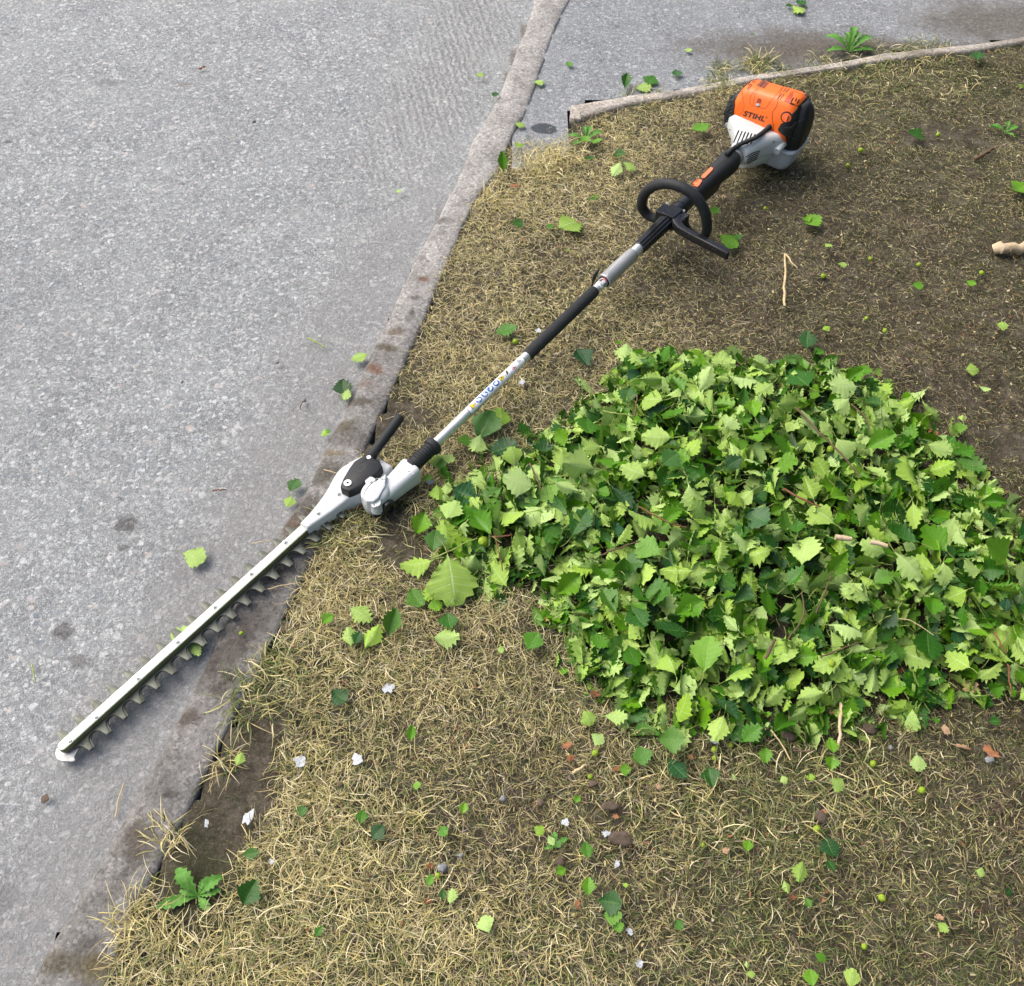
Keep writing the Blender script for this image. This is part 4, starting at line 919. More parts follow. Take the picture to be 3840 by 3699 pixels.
F = [fc if (V[fc[1]] - V[fc[0]]).cross(V[fc[2]] - V[fc[0]]).dot(o_ - V[fc[0]]) > 0 else fc[::-1] for fc in F]
mesh_obj('brand_lettering', V, F, M_ltr, shroud, False)
em('registered_mark', [sk([(1012,600),(1022,592),(1030,600),(1022,610),(1012,602)], 3)], M_ltr, .0006)
# black muffler guard on the left
mg = mesh_obj('muffler_guard', *loft(smooth_rings(roll([rrect(a, b, .0, w, .012, z, 6) for z, a, b, w in ((.09, 2.056, 2.14, .02), (.1, 2.05, 2.14, .027), (.13, 2.05, 2.135, .032), (.16, 2.056, 2.13, .03), (.178, 2.066, 2.12, .024), (.184, 2.075, 2.11, .012))]), 3)), M_black, TR, True, 45)
gbv = bvh_of([shroud, mg])
em('guard_plate', [[(608,310),(640,345),(652,385),(650,450),(637,520),(632,600),(625,640),(560,668),(540,690),(512,652),(522,600),(540,500),(565,425),(592,355)]], M_black, .0025, depth=.004, par=mg, bv=gbv)
em('guard_ribs', [sk([(560 + 5 * k - (k % 2) * 14, 640 - 42 * k), (600 + 6 * k - (k % 2) * 10, 610 - 42 * k), (618 + 3 * k, 620 - 42 * k)], 7) for k in range(7)], plastic('guard_rib', (.05, .055, .06), .3), .0045, mg, gbv)
# black air filter cover
fc_ = [(.068, 2.074, 2.125, -.162, -.12, .02), (.08, 2.066, 2.136, -.17, -.12, .024), (.12, 2.065, 2.143, -.174, -.12, .024), (.155, 2.071, 2.141, -.172, -.12, .024), (.178, 2.08, 2.133, -.166, -.122, .022), (.19, 2.09, 2.122, -.156, -.125, .014)]
filt = mesh_obj('air_filter_cover', *loft(smooth_rings(roll([rrect(a, b, c, d, r, z, 8) for z, a, b, c, d, r in fc_]), 4)), M_black, TR, True, 50)
ub = bvh_of([shroud, filt])
em('cover_flange', [[(1500,358),(1560,375),(1530,430),(1480,520),(1470,620),(1440,700),(1410,860),(1400,960),(1330,940),(1255,928),(1248,825),(1200,790),(1162,755),(1160,735),(1200,670),(1300,640),(1325,600),(1322,560),(1350,535),(1380,500),(1400,460)]], M_black, .0022, filt, ub, .004)
em('cover_crease', [sk([(1330,605),(1452,618),(1470,625)], 5), sk([(1200,760),(1230,800),(1385,862)], 6), sk([(1240,715),(1290,720),(1340,690),(1368,650)], 14)], plastic('worn_black', (.05, .052, .055), .5), .003, filt, ub)
kn = emboss('choke_knob_seat', [[(2550 + .3178 * (1260 + 66 * math.cos(a)), 250 + .3178 * (598 + 68 * math.sin(a))) for a in [2 * math.pi * k / 28 for k in range(28)]]], ub, M_black, filt, .0035, depth=.003)
kk = emboss('choke_knob', [[(2550 + .3178 * (1262 + 48 * math.cos(a)), 250 + .3178 * (600 + 50 * math.sin(a))) for a in [2 * math.pi * k / 28 for k in range(28)]]], ub, M_or, filt, .006, depth=.003)
emboss('knob_grip', [c1([(1255,560),(1268,558),(1285,570),(1272,620),(1262,650),(1250,645),(1258,600)])], ub, M_orl, kk, .0105, depth=.001)
# throttle cable hose
hz = [((545,1045), .134), ((590,1000), .142), ((650,955), .152), ((720,912), .156), ((800,880), .158), ((880,845), .16), ((950,800), .162), ((1005,755), .162), ((1045,720), .156), ((1062,712), .145)]
path = []
ob = bvh_of([fanh, shroud, ctl])
for i, (p, z) in enumerate(hz):
    s_p, s_n = on_surface(ob, *c1([p])[0]); view = (loc(Vector((0, 0, CH))) - s_p).normalized()
    path.append(s_p + view * (.006 + .006 * math.sin(math.pi * i / 9)) if i < 9 else s_p - view * .004)
sp2 = spline(path, 14); nn_ = len(sp2)
hose = mesh_obj('throttle_hose', *tube(sp2, [(.0056 if i % 2 else .0048) + (.001 if i > nn_ - 16 else 0) for i in range(nn_)], 16), M_rub, TR, True, 40)
# ================================================================= hawthorn leaves, clippings, litter
def leaf_mat():
    m, nt, b = mat('hawthorn_leaf'); out = nt.nodes['Material Output']
    uv = N(nt, 'UVMap'); sp = N(nt, 'SeparateXYZ'); nt.links.new(uv.outputs[0], sp.inputs[0])
    at = N(nt, 'Attribute'); at.attribute_name = 'tint'; at.attribute_type = 'GEOMETRY'
    a3 = N(nt, 'SeparateColor'); nt.links.new(at.outputs['Color'], a3.inputs[0])
    oi = N(nt, 'ObjectInfo'); rnd = math_(nt, 'FRACT', math_(nt, 'ADD', oi.outputs['Random'], a3.outputs[0]))
    rn2 = math_(nt, 'FRACT', math_(nt, 'MULTIPLY', rnd, 7.31))
    geo = N(nt, 'NewGeometry'); back = geo.outputs['Backfacing']
    co = uv.outputs[0]
    top = ramp(nt, rnd, [(0, (.01, .055, .012)), (.3, (.03, .13, .007)), (.55, (.08, .24, .008)), (.8, (.14, .32, .01)), (1, (.012, .075, .03))])
    und = ramp(nt, rn2, [(0, (.24, .39, .05)), (.3, (.36, .53, .13)), (.6, (.4, .57, .19)), (.8, (.25, .43, .03)), (1, (.36, .53, .1))])
    c = mixc(nt, back, top, und)
    # v: across the veins (saw), u: distance from midrib
    vf = math_(nt, 'ABSOLUTE', math_(nt, 'SUBTRACT', math_(nt, 'FRACT', sp.outputs[1]), .5))
    vein = ramp(nt, vf, [(.0, 1.0), (.02, .8), (.07, 0.0)])
    mid = ramp(nt, sp.outputs[0], [(0, 1.0), (.025, 1.0), (.055, 0.0)])
    fade = ramp(nt, sp.outputs[0], [(0, 1.0), (.75, .6), (1, 0.0)])
    vv = math_(nt, 'MAXIMUM', math_(nt, 'MULTIPLY', vein, fade), mid)
    fine = voro(nt, objco(nt), 700, 'DISTANCE_TO_EDGE', 'Distance')
    c = mixc(nt, math_(nt, 'MULTIPLY', vv, .5), c, mixc(nt, back, (.13, .3, .05), (.5, .66, .34)))
    c = mixc(nt, .35, c, ramp(nt, noise(nt, objco(nt), 160, 5, .7), [(.3, .55), (.7, 1.4)]), 'MULTIPLY')
    isstalk = ramp(nt, sp.outputs[0], [(1.4, 0.0), (1.5, 1.0)]) if False else math_(nt, 'GREATER_THAN', sp.outputs[0], 1.5)
    c = mixc(nt, isstalk, c, (.3, .36, .1))
    nt.links.new(c, b.inputs['Base Color'])
    nt.links.new(math_(nt, 'ADD', math_(nt, 'MULTIPLY', back, .22), .4), b.inputs['Roughness']); b.inputs['Specular IOR Level'].default_value = .4
    h = math_(nt, 'ADD', math_(nt, 'MULTIPLY', vv, math_(nt, 'SUBTRACT', math_(nt, 'MULTIPLY', back, 2.0), 1.0)), math_(nt, 'MULTIPLY', fine, .4))
    nt.links.new(bump(nt, h, .0008, .5), b.inputs['Normal'])
    tr = N(nt, 'BsdfTranslucent'); nt.links.new(mixc(nt, .5, c, (.2, .42, .02)), tr.inputs[0])
    mx = N(nt, 'MixShader'); mx.inputs[0].default_value = .15
    nt.links.new(b.outputs[0], mx.inputs[1]); nt.links.new(tr.outputs[0], mx.inputs[2]); nt.links.new(mx.outputs[0], out.inputs[0]); return m
def flat_mat(name, a, b2, sc=60, rough=.8):
    m, nt, b = mat(name); co = objco(nt); nt.links.new(mixc(nt, ramp(nt, noise(nt, co, sc, 6, .7), [(.35, 0.0), (.65, 1.0)]), a, b2), b.inputs['Base Color'])
    b.inputs['Roughness'].default_value = rough; b.inputs['Specular IOR Level'].default_value = .25; nt.links.new(bump(nt, noise(nt, co, sc * 4, 4), .001, .6), b.inputs['Normal']); return m
M_leaf = leaf_mat()
M_dead = flat_mat('dead_leaf', (.26, .1, .04), (.12, .06, .035)); M_orange = flat_mat('orange_leaf', (.36, .15, .06), (.24, .12, .07)); M_tan = flat_mat('tan_leaf', (.46, .3, .18), (.3, .2, .12)); M_bark = flat_mat('bark', (.06, .042, .03), (.13, .1, .075), 90)
M_yel2 = flat_mat('yellow_leaf', (.75, .5, .04), (.8, .62, .2)); M_paper = flat_mat('paper', (.55, .59, .62), (.36, .38, .4), 200, .6); M_berry = flat_mat('haw', (.3, .42, .03), (.22, .34, .03), 150, .35)
M_twig = flat_mat('twig_brown', (.16, .1, .06), (.09, .06, .04), 150); M_twigr = flat_mat('twig_red', (.24, .1, .05), (.15, .07, .04), 150); M_stalk = flat_mat('stalk_green', (.34, .4, .12), (.26, .33, .09), 150); M_strawc = flat_mat('straw', (.62, .5, .28), (.52, .4, .22), 120); M_wood = flat_mat('split_wood', (.62, .5, .34), (.45, .35, .22), 90); M_stone = flat_mat('stone', (.25, .26, .27), (.16, .16, .165), 90); M_stoneb = flat_mat('stone_brown', (.14, .1, .075), (.09, .07, .05), 90)
NT = 6; COLS = (-1, -.66, -.33, 0, .33, .66, 1)
def leaf_shape(seed, style=0):
    """leaf blade with toothed, slightly lobed edge; length 1 along +Y from the stalk; returns verts, faces, uvs"""
    r = random.Random(seed)
    wide = r.uniform(.3, .5); pk = r.uniform(.42, .6); bz = r.uniform(.65, 1.1); lob = r.uniform(.45, 1.1); fold = r.uniform(-.1, .55); curl = r.uniform(-.7, 1.0); tw = r.uniform(-.35, .35); wave = r.uniform(.01, .07); ph = r.uniform(0, 6)
    if style == 1: fold = r.uniform(.5, 1.1); curl = r.uniform(-.4, 1.4)
    if style == 2: fold = r.uniform(-.05, .12); curl = r.uniform(-.2, .3); tw = r.uniform(-.1, .1)
    rows = []
    nrow = 2 * NT + 3
    for j in range(nrow):
        t = j / (nrow - 1); tip = (j % 2 == 1)
        my = .0 + t * .93                                    # where the vein leaves the midrib
        ey = .06 + .98 * t - .02 * math.sin(t * 3.14)         # where it reaches the margin
        w = wide * ((.15 * math.sin(t / pk * math.pi / 2) + .85 * (t / pk) ** bz) if t < pk else (1 - ((t - pk) / (1 - pk)) ** 1.5) ** .9)
        w = max(w, .004)
        amp = (.05 + .075 * (t > .25) * (1 if (j // 2) % 2 else .3)) * lob * (t > .12)
        if tip: w += amp * .75; ey += .04
        elif 0 < j < nrow - 1: w -= amp * .5; ey -= .01
        if j == nrow - 1: ey = 1.02; w = .004; my = .97
        rows.append((my, ey, w))
    V = []; U = []; F = []
    asym = r.uniform(.9, 1.1)
    for j, (my, ey, w) in enumerate(rows):
        for c in COLS:
            a = abs(c); sgn = 1 if c > 0 else -1
            x = c * w * (asym if c > 0 else 2 - asym); y = my + (ey - my) * a ** 1.1
            fa = fold * .8; z = a * w * math.sin(fa) * 1.0; x *= math.cos(fa)
            z += wave * math.sin(j * 2.6 + ph + sgn) * a * a + .012 * (1 if j % 2 else -1) * a * (1 - a) * 2
            z += -.03 * (1 - a) ** 4
            # twist and curl along the length
            ca, sa = math.cos(tw * (y - .4)), math.sin(tw * (y - .4)); x, z = x * ca - z * sa, x * sa + z * ca
            th = curl * (y - .35)
            if abs(curl) > .02:
                Rr = 1 / curl; yy = .35 + (Rr - z) * math.sin(th); z = Rr - (Rr - z) * math.cos(th); y = yy
            V.append(Vector((x, y, z))); U.append((a, j / 2 + 0.0))
    nc = len(COLS)
    for j in range(nrow - 1):
        for i in range(nc - 1): F.append((j * nc + i, j * nc + i + 1, (j + 1) * nc + i + 1, (j + 1) * nc + i))
    # stalk
    sl = r.uniform(.18, .38); sb = r.uniform(-.5, .5); st = []
    y0 = V[3].copy()
    for k in range(4):
        q = k / 3; st.append(y0 + Vector((sb * q * q * sl, -sl * q, -.02 * q - .005)))
    n0 = len(V)
    for k, p in enumerate(st):
        for d in ((.014, 0), (-.014, 0), (0, .018)): V.append(p + Vector((d[0], 0, d[1]))); U.append((2, 0))
    for k in range(3):
        for i in range(3): a = n0 + k * 3 + i; b = n0 + k * 3 + (i + 1) % 3; F.append((a, b, b + 3, a + 3))
    return V, F, U
LEAFV = {}
def leaf_mesh(seed, style=0):
    if (seed, style) in LEAFV: return LEAFV[(seed, style)]
    V, F, U = leaf_shape(seed * 13 + style, style); me = bpy.data.meshes.new('leaf'); me.from_pydata(V, [], F); me.update()
    uv = me.uv_layers.new(name='UVMap'); li = np.zeros(len(me.loops), int); me.loops.foreach_get('vertex_index', li)
    uv.data.foreach_set('uv', np.array(U, dtype=np.float32)[li].ravel()); me.polygons.foreach_set('use_smooth', [True] * len(F)); me.materials.append(M_leaf)
    LEAFV[(seed, style)] = me; return me
def put_leaf(p, ln, head, flip, tilt=(0, 0), seed=0, style=0, name='leaf', label=None, group=None, tint=None):
    """head: world direction the tip points to (radians from +X); flip: underside showing"""
    o = bpy.data.objects.new(name, leaf_mesh(seed, style)); COL.objects.link(o)
    M = Matrix.Rotation(tilt[0], 4, 'X') @ Matrix.Rotation(tilt[1], 4, 'Y') @ Matrix.Rotation(head - math.pi / 2, 4, 'Z') @ (Matrix.Rotation(math.pi, 4, 'Y') if flip else Matrix.Identity(4)) 
    o.matrix_world = Matrix.Translation(p) @ M @ Matrix.Scale(ln, 4) @ Matrix.Translation((0, -.5, 0))
    tag(o, label, 'leaf', group); return o
# ---- scattered leaves: px, py, length in photograph px, tip direction in the photograph (degrees, 0 right, 90 up), look, label
# look: u pale underside up, g fresh green top, d dark green top, f folded or standing, y yellow-green
SL = [
 (727,2090,84,-15,'u','pale green leaf lying alone in the middle of the open asphalt'),
 (690,2400,110,50,'u','pale leaf half under the cutter bar on the asphalt'),
 (735,2435,60,-60,'u','tip of a pale leaf sticking out below the cutter bar teeth'),
 (1352,1342,62,200,'u','pale crumpled leaf on the road left of the kerb rust stains'),
 (1290,1462,62,100,'g','two-tone green leaf on the road beside a mossy kerb patch'),
 (1302,1482,50,250,'u','small pale leaf tucked against the green leaf beside the mossy kerb'),
 (1218,1630,38,60,'u','tiny pale leaf on the road edge above the swivel handle cover'),
 (1228,1622,24,30,'d','tiny dark leaf beside a tiny pale one at the road edge'),
 (1102,1826,58,60,'d','dark green leaf on the road just left of the mossy kerb'),
 (1087,1882,44,250,'u','narrow pale leaf below the dark leaf beside the mossy kerb'),
 (1494,721,24,0,'u','tiny pale leaf speck on the road left of the upper lawn corner'),
 (1798,285,28,0,'u','small pale leaf on the road close to the upper kerb'),
 (1856,361,22,60,'d','tiny dark leaf wedged between road and upper kerb'),
 (2025,313,40,190,'u','pale leaf with a stalk on the right edge of the upper kerb'),
 (2136,246,30,120,'d','dark leaf with a stalk on the driveway near the kerb'),
 (1949,473,38,-10,'u','pale leaf on the kerb beside the dark square patch'),
 (1950,545,36,180,'u','pale leaf on the bare corner of the lawn below the kerb'),
 (1886,625,55,100,'f','dark leaf standing upright against the kerb at the lawn corner'),
 (2345,322,52,80,'f','green leaf standing at the left foot of the concrete edging'),
 (2437,308,48,50,'g','green leaf leaning on the concrete edging'),
 (2410,333,55,5,'u','flat pale leaf lying along the concrete edging'),
 (2537,282,30,100,'y','small yellow-green leaf at the edging right of the leaning leaf'),
 (2578,192,30,0,'u','pale leaf lying on the driveway above the edging'),
 (2990,38,52,-30,'u','pale leaf on the driveway at the top edge of the photo'),
 (3006,16,40,150,'d','dark leaf overlapping a pale one at the top edge of the photo'),
 (2960,26,26,180,'d','small dark leaf left of the leaf pair at the top edge'),
 (2821,134,16,0,'d','tiny dark leaf on the gravelly driveway above the engine'),
 (2622,484,70,20,'g','green leaf on the lawn left of the engine'),
 (2321,585,48,0,'g','small green leaf above two pale leaves in the dry grass'),
 (2314,636,52,230,'u','left one of two pale leaves side by side in the dry grass'),
 (2359,625,56,-20,'u','right one of two pale leaves side by side in the dry grass'),
 (2209,603,46,10,'d','greyish green leaf flat in the dry grass below the weeds'),
 (2190,528,40,20,'g','green leaf in the weeds at the lawn corner'),
 (2235,535,44,-10,'g','long green leaf right of the weeds at the lawn corner'),
 (2233,742,26,80,'g','small green leaf in the dry grass left of the loop handle'),
 (2222,752,24,220,'g','second small leaf touching one left of the loop handle'),
 (1939,842,42,0,'g','green leaf in the dry grass near the middle kerb'),
 (2062,856,32,60,'d','small dark leaf left of a large pale one in dry grass'),
 (2135,845,98,25,'u','large pale folded leaf in the dry grass left of the coupling'),
 (2125,945,14,60,'d','tiny dark leaf below the large pale folded one'),
 (3428,512,66,-20,'g','green leaf in the dark grass right of the engine'),
 (3723,484,34,10,'g','green leaf in dark grass near the upper right edge'),
 (3665,218,48,80,'d','dark green leaf in thick grass below the driveway corner'),
 (3827,324,34,0,'u','pale leaf at the upper right edge of the lawn'),
 (3815,712,72,30,'d','large dark leaf at the right edge above the log'),
 (3044,834,64,20,'g','bright green leaf in dark grass below the engine'),
 (3025,828,36,120,'d','dark leaf tucked behind the bright leaf below the engine'),
 (3104,925,28,30,'u','small pale leaf just above the folded straw'),
 (2729,908,78,-20,'g','green leaf beside the end of the barrier bar'),
 (2765,890,36,-60,'g','small leaf touching the leaf beside the barrier bar end'),
 (2678,794,40,-10,'d','dark leaf showing behind the loop handle'),
 (1894,1242,82,10,'y','yellow-green folded leaf with a long stalk left of the foam grip'),
 (2180,1342,78,-50,'d','dark green leaf on dry grass below the foam grip'),
 (2345,1320,78,-100,'u','left pale leaf of the pair above the pile'),
 (2388,1346,90,-50,'u','right pale leaf of the pair above the pile'),
 (2322,1292,36,200,'g','small green leaf behind the pale pair above the pile'),
 (1817,1606,108,60,'d','large dark leaf under two pale ones below the shaft label'),
 (1876,1572,76,85,'u','narrow pale leaf standing right of the dark leaf below the label'),
 (1791,1668,80,250,'u','pale leaf hanging below the dark leaf under the shaft label'),
 (1883,1688,108,15,'y','bright lime leaf left of the top of the pile'),
 (1738,1656,56,0,'d','greyish leaf in the grass right of the ribbed boot'),
 (1676,1722,60,-30,'u','pale leaf below right of the ribbed boot'),
 (1642,1738,56,100,'u','narrow pale leaf standing right of the white gearbox barrel'),
 (1655,1750,40,80,'d','dark leaf behind the narrow pale leaf beside the gearbox barrel'),
 (1642,1848,60,-80,'u','small pale leaf hanging right of the gearbox plug'),
 (1678,1832,50,-100,'u','second small pale leaf right of the gearbox plug'),
 (1600,1800,44,0,'d','dark curled leaf holding a white fleck beside the gearbox'),
 (1577,1968,118,250,'d','big dark green leaf at the left tip of the pile'),
 (1628,2038,74,80,'y','bright leaf below the big dark leaf at the pile tip'),
 (1693,1918,84,60,'u','pale leaf standing above the pile tip'),
 (1568,2122,122,190,'u','large light leaf at the lower left tip of the pile'),
 (1693,2173,178,-80,'u','very large pale leaf pointing down from the lower left pile tip'),
 (1559,2242,82,-60,'d','green leaf alone below the very large pale leaf'),
 (1624,2224,78,230,'u','pale leaf beside the very large pale leaf'),
 (1633,2272,54,-70,'d','dark leaf under the pale leaf beside the very large one'),
 (1350,2306,92,-30,'u','pale leaf topmost of the cluster between kerb and pile'),
 (1228,2328,54,40,'d','dark leaf in straw right of the cutter bar root'),
 (1313,2394,72,100,'u','narrow pale leaf leftmost of the cluster between kerb and pile'),
 (1341,2400,58,70,'g','small bright leaf in the middle of the cluster'),
 (1395,2390,112,60,'u','large pale leaf rightmost of the cluster between kerb and pile'),
 (1471,2350,96,70,'f','green folded leaf right of the cluster between kerb and pile'),
 (1683,2330,70,-80,'d','dark leaf above a flat pale leaf in the straw'),
 (1670,2397,96,5,'u','flat pale leaf below a dark leaf in the straw'),
 (1271,2613,70,-40,'d','dark leaf in the straw above a white scrap'),
 (1995,2412,76,60,'d','dark leaf in the straw left of the pile bottom'),
 (1879,2437,32,-80,'u','tiny pale leaf in the straw left of the dark leaf'),
 (1131,3044,44,10,'g','small green leaf beside the bare soil strip'),
 (940,3203,58,10,'g','green leaf in long straw above the yellow-green one'),
 (935,3355,100,60,'y','yellow-green standing leaf right of the dandelion'),
 (898,2853,52,70,'u','pale oval leaf on the bare soil strip'),
 (1194,3499,48,60,'d','dark leaf half buried in long straw near the bottom'),
 (1544,2756,62,80,'d','dark leaf in straw below the middle of the lawn'),
 (1356,3070,48,80,'y','lime oval leaf in straw left of a dark slim one'),
 (1414,3126,66,45,'d','dark slim leaf in straw right of the lime oval'),
 (1738,3036,44,80,'d','small dark leaf in straw above the blue-grey stone'),
 (1660,3118,44,-50,'g','narrow green leaf in straw above the blue-grey stone'),
 (2020,3115,42,-30,'u','pale leaf upper one of three by the paper fleck'),
 (2065,3152,40,-60,'u','pale leaf middle one of three by the paper fleck'),
 (2090,3170,34,40,'g','green leaf lowest of three by the paper fleck'),
 (2200,3194,60,100,'d','dark leaf standing right of the three small leaves'),
 (2100,3271,42,20,'y','lime narrow leaf below the three small leaves'),
 (1613,3308,46,70,'g','green narrow leaf touching the blue-grey stone'),
 (1692,3367,58,80,'u','pale narrow strip of leaf below the blue-grey stone'),
 (1662,3360,46,90,'d','dark slim leaf left of the pale strip below the stone'),
 (1824,3470,70,110,'u','pale curled leaf near the bottom middle of the lawn'),
 (1562,2949,34,0,'y','lime curled scrap of leaf in the straw'),
 (2163,3002,32,60,'d','small dark leaf left of the brown bark pieces'),
 (2202,2693,62,-60,'u','pale ragged leaf left below the pile'),
 (2239,2772,54,-30,'u','pale torn leaf under the ragged one below the pile'),
 (2305,2691,84,-5,'u','pale leaf with neat veins left below the pile'),
 (2403,2839,78,10,'d','dark leaf laced with dry grass below the pile'),
 (2536,2883,96,-50,'d','dark green leaf lying below the pile middle'),
 (2662,2912,76,-80,'d','dark smooth leaf right of the other dark leaf below the pile'),
 (2697,2730,100,-110,'u','large pale upright leaf beside a white paper fleck'),
 (2811,2760,92,40,'g','curled green leaf right of the large pale upright one'),
 (2753,2916,30,-40,'u','small pale leaf in green grass right of the dark pair'),
 (2509,2775,100,0,'d','dark leaf folded over pale edges below the pile'),
 (2340,2889,44,0,'d','small dark leaf among dead brown leaves'),
 (2870,2830,60,-90,'d','dark leaf in shade beneath the lower pile edge'),
 (3440,2862,62,-80,'u','pale round leaf alone in the lower right lawn'),
 (3136,2943,60,-30,'u','pale toothed leaf in the green grass below the stick'),
 (3034,2918,34,0,'u','small pale leaf left of the toothed pale one'),
 (2937,2927,32,-60,'u','tiny pale leaf among green grass left of a small pale one'),
 (3118,2802,60,100,'g','bright leaf beside the lower end of the upright stick'),
 (3118,2860,54,-100,'y','lime leaf below the bright one at the upright stick'),
 (3002,3267,78,-100,'u','pale toothed leaf left of the lime seedling leaves'),
 (3025,3385,44,-60,'d','green leaf lower down from the toothed pale leaf'),
 (2946,3325,50,-70,'u','narrow pale leaf left of the lower green leaf'),
 (3671,3274,36,-20,'u','small pale leaf in dark grass far right'),
 (3775,3348,30,0,'y','lime speck of leaf in dark grass far right'),
 (3530,3478,48,-40,'u','pale slim leaf in the lower right lawn'),
 (3192,3672,66,80,'u','pale leaf at the bottom edge of the photo'),
 (3039,3672,60,100,'d','green leaf at the bottom edge left of the pale one'),
 (3071,3591,48,-30,'d','dark blue-green leaf above the two at the bottom edge'),
 (3108,3177,86,-70,'y','long lime seedling leaf in the green grass'),
 (3112,3245,50,-60,'d','dark leaf at the foot of the lime seedling'),
 (3724,2709,42,0,'g','green leaf in the lawn right below the pile end'),
 (3505,2705,30,-10,'g','small green leaf in the lawn below the pile end'),
 (2811,3654,36,0,'u','pale leaf near the bottom edge in green grass'),
 (2800,3621,30,90,'u','pale slip of leaf just above the one near the bottom edge'),
 (2283,3385,90,-10,'g','long narrow green leaf in the lower lawn'),
 (2293,3436,70,-5,'g','second long narrow leaf under the first in the lower lawn'),
 (2205,3330,66,90,'g','green slim upright leaf in the lower lawn'),
 (2543,3468,42,-50,'d','dark folded leaf in the lower lawn left of centre'),
 (2802,3177,40,80,'d','dark leaf in green grass right of the pale crumb'),
 (2343,3322,22,0,'u','tiny pale leaf above the long narrow leaf'),
 (2316,3478,44,20,'d','green torn leaf below the long narrow pair'),
 (3025,1282,70,90,'d','dark leaf above the top edge of the pile'),
 (3067,1328,42,20,'g','green leaf right of the dark one above the pile'),
 (3095,1236,32,20,'u','small pale leaf above the green one over the pile'),
 (2960,1354,50,-40,'d','dark leaf left at the top edge of the pile'),
 (3015,1377,52,110,'g','slim green leaf standing at the top edge of the pile'),
 (3234,1391,60,-10,'d','glossy blue-green leaf above the upper right pile edge'),
 (3642,1391,50,0,'u','pale leaf on brown soil right of the pile'),
 (3688,1461,42,-20,'u','pale green curled leaf right of the pile on bare soil'),
 (3637,1067,38,-20,'g','green leaf in brown grass right above the pile'),
 (3438,1076,40,0,'d','dark leaf in brown grass above the pile'),
 (3155,997,36,0,'u','faded leaf right of the folded straw'),
 (3757,1224,36,-80,'u','pale leaf near the right edge in brown grass'),
 (3591,1609,56,0,'g','green leaf right of the upper pile edge'),
 (3607,1572,26,80,'u','tiny pale leaf above the green one right of the pile'),
 (3602,1700,104,20,'g','large green leaf hanging off the right side of the pile'),
 (3630,1745,116,-20,'d','large glossy blue-green leaf under the one off the pile side'),
]
def screen_dir(px, py, ang):
    a = P(px, py, .02); b_ = P(px + 10 * math.cos(R(ang)), py - 10 * math.sin(R(ang)), .02); d = b_ - a; return math.atan2(d.y, d.x)
rl = random.Random(5)
for i, (px, py, ln, ang, look, lab_) in enumerate(SL):
    onroad = not bool(inside(np.array([P(px, py).x]), np.array([P(px, py).y]), LP)[0])
    near = bool(pile_d(np.array([P(px, py).x]), np.array([P(px, py).y]))[0] > -.02)
    z = .012 if onroad else .026 + (.02 if near else 0)
    p = P(px, py, z); scale = abs((P(px + ln, py, z) - p).x); 
    # far leaves foreshorten when they point away: allow for it
    dd = P(px + ln * math.cos(R(ang)), py - ln * math.sin(R(ang)), z) - p; real = (dd.length * .5 + scale * .5) * 1.08
    st = 1 if look == 'f' else (2 if onroad or i % 3 == 0 else 0)
    tl = (rl.uniform(-.25, .25), rl.uniform(-.25, .25)) if look != 'f' else (rl.uniform(.5, .9), rl.uniform(-.3, .3))
    if onroad: tl = (tl[0] * .35, tl[1] * .35)
    put_leaf(p + Vector((0, 0, .004 if look != 'f' else .012)), real, screen_dir(px, py, ang), look == 'u', tl, i % 12, st, 'hawthorn_leaf', lab_)
# ---- the pile: leaves on its surface one by one, everything beneath as one mass
gx = []
tries = 0; rp_ = random.Random(19)
x0, x1 = PPN[:, 0].min(), PPN[:, 0].max(); y0, y1 = PPN[:, 1].min(), PPN[:, 1].max()
SEEN = (1.32, 1e9)
while len(gx) < 135 and tries < 20000:
    tries += 1; x = rp_.uniform(x0, min(x1, 1.25)); y = rp_.uniform(y0, y1)
    if float(pile_d(np.array([x]), np.array([y]))[0]) < .004: continue
    if any((x - a) ** 2 + (y - b) ** 2 < .052 ** 2 for a, b in gx): continue
    gx.append((x, y))
for i, (x, y) in enumerate(gx):
    h = float(pile_h(np.array([x]), np.array([y]))[0]); u = rp_.random() < .55
    sz = rp_.uniform(.04, .07); tl = (rp_.gauss(.1, .45), rp_.gauss(0, .45))
    put_leaf(Vector((x, y, h + .012 + rp_.random() * .012)), sz, rp_.uniform(0, 6.28), u, tl, i % 17, (0, 1, 0, 1, 2)[i % 5], 'hawthorn_leaf',
             'pale veined underside of a leaf on top of the green clippings pile' if u else 'green upper side of a leaf on top of the green clippings pile',
             'pale leaves topmost on the clippings pile' if u else 'green leaves topmost on the clippings pile')
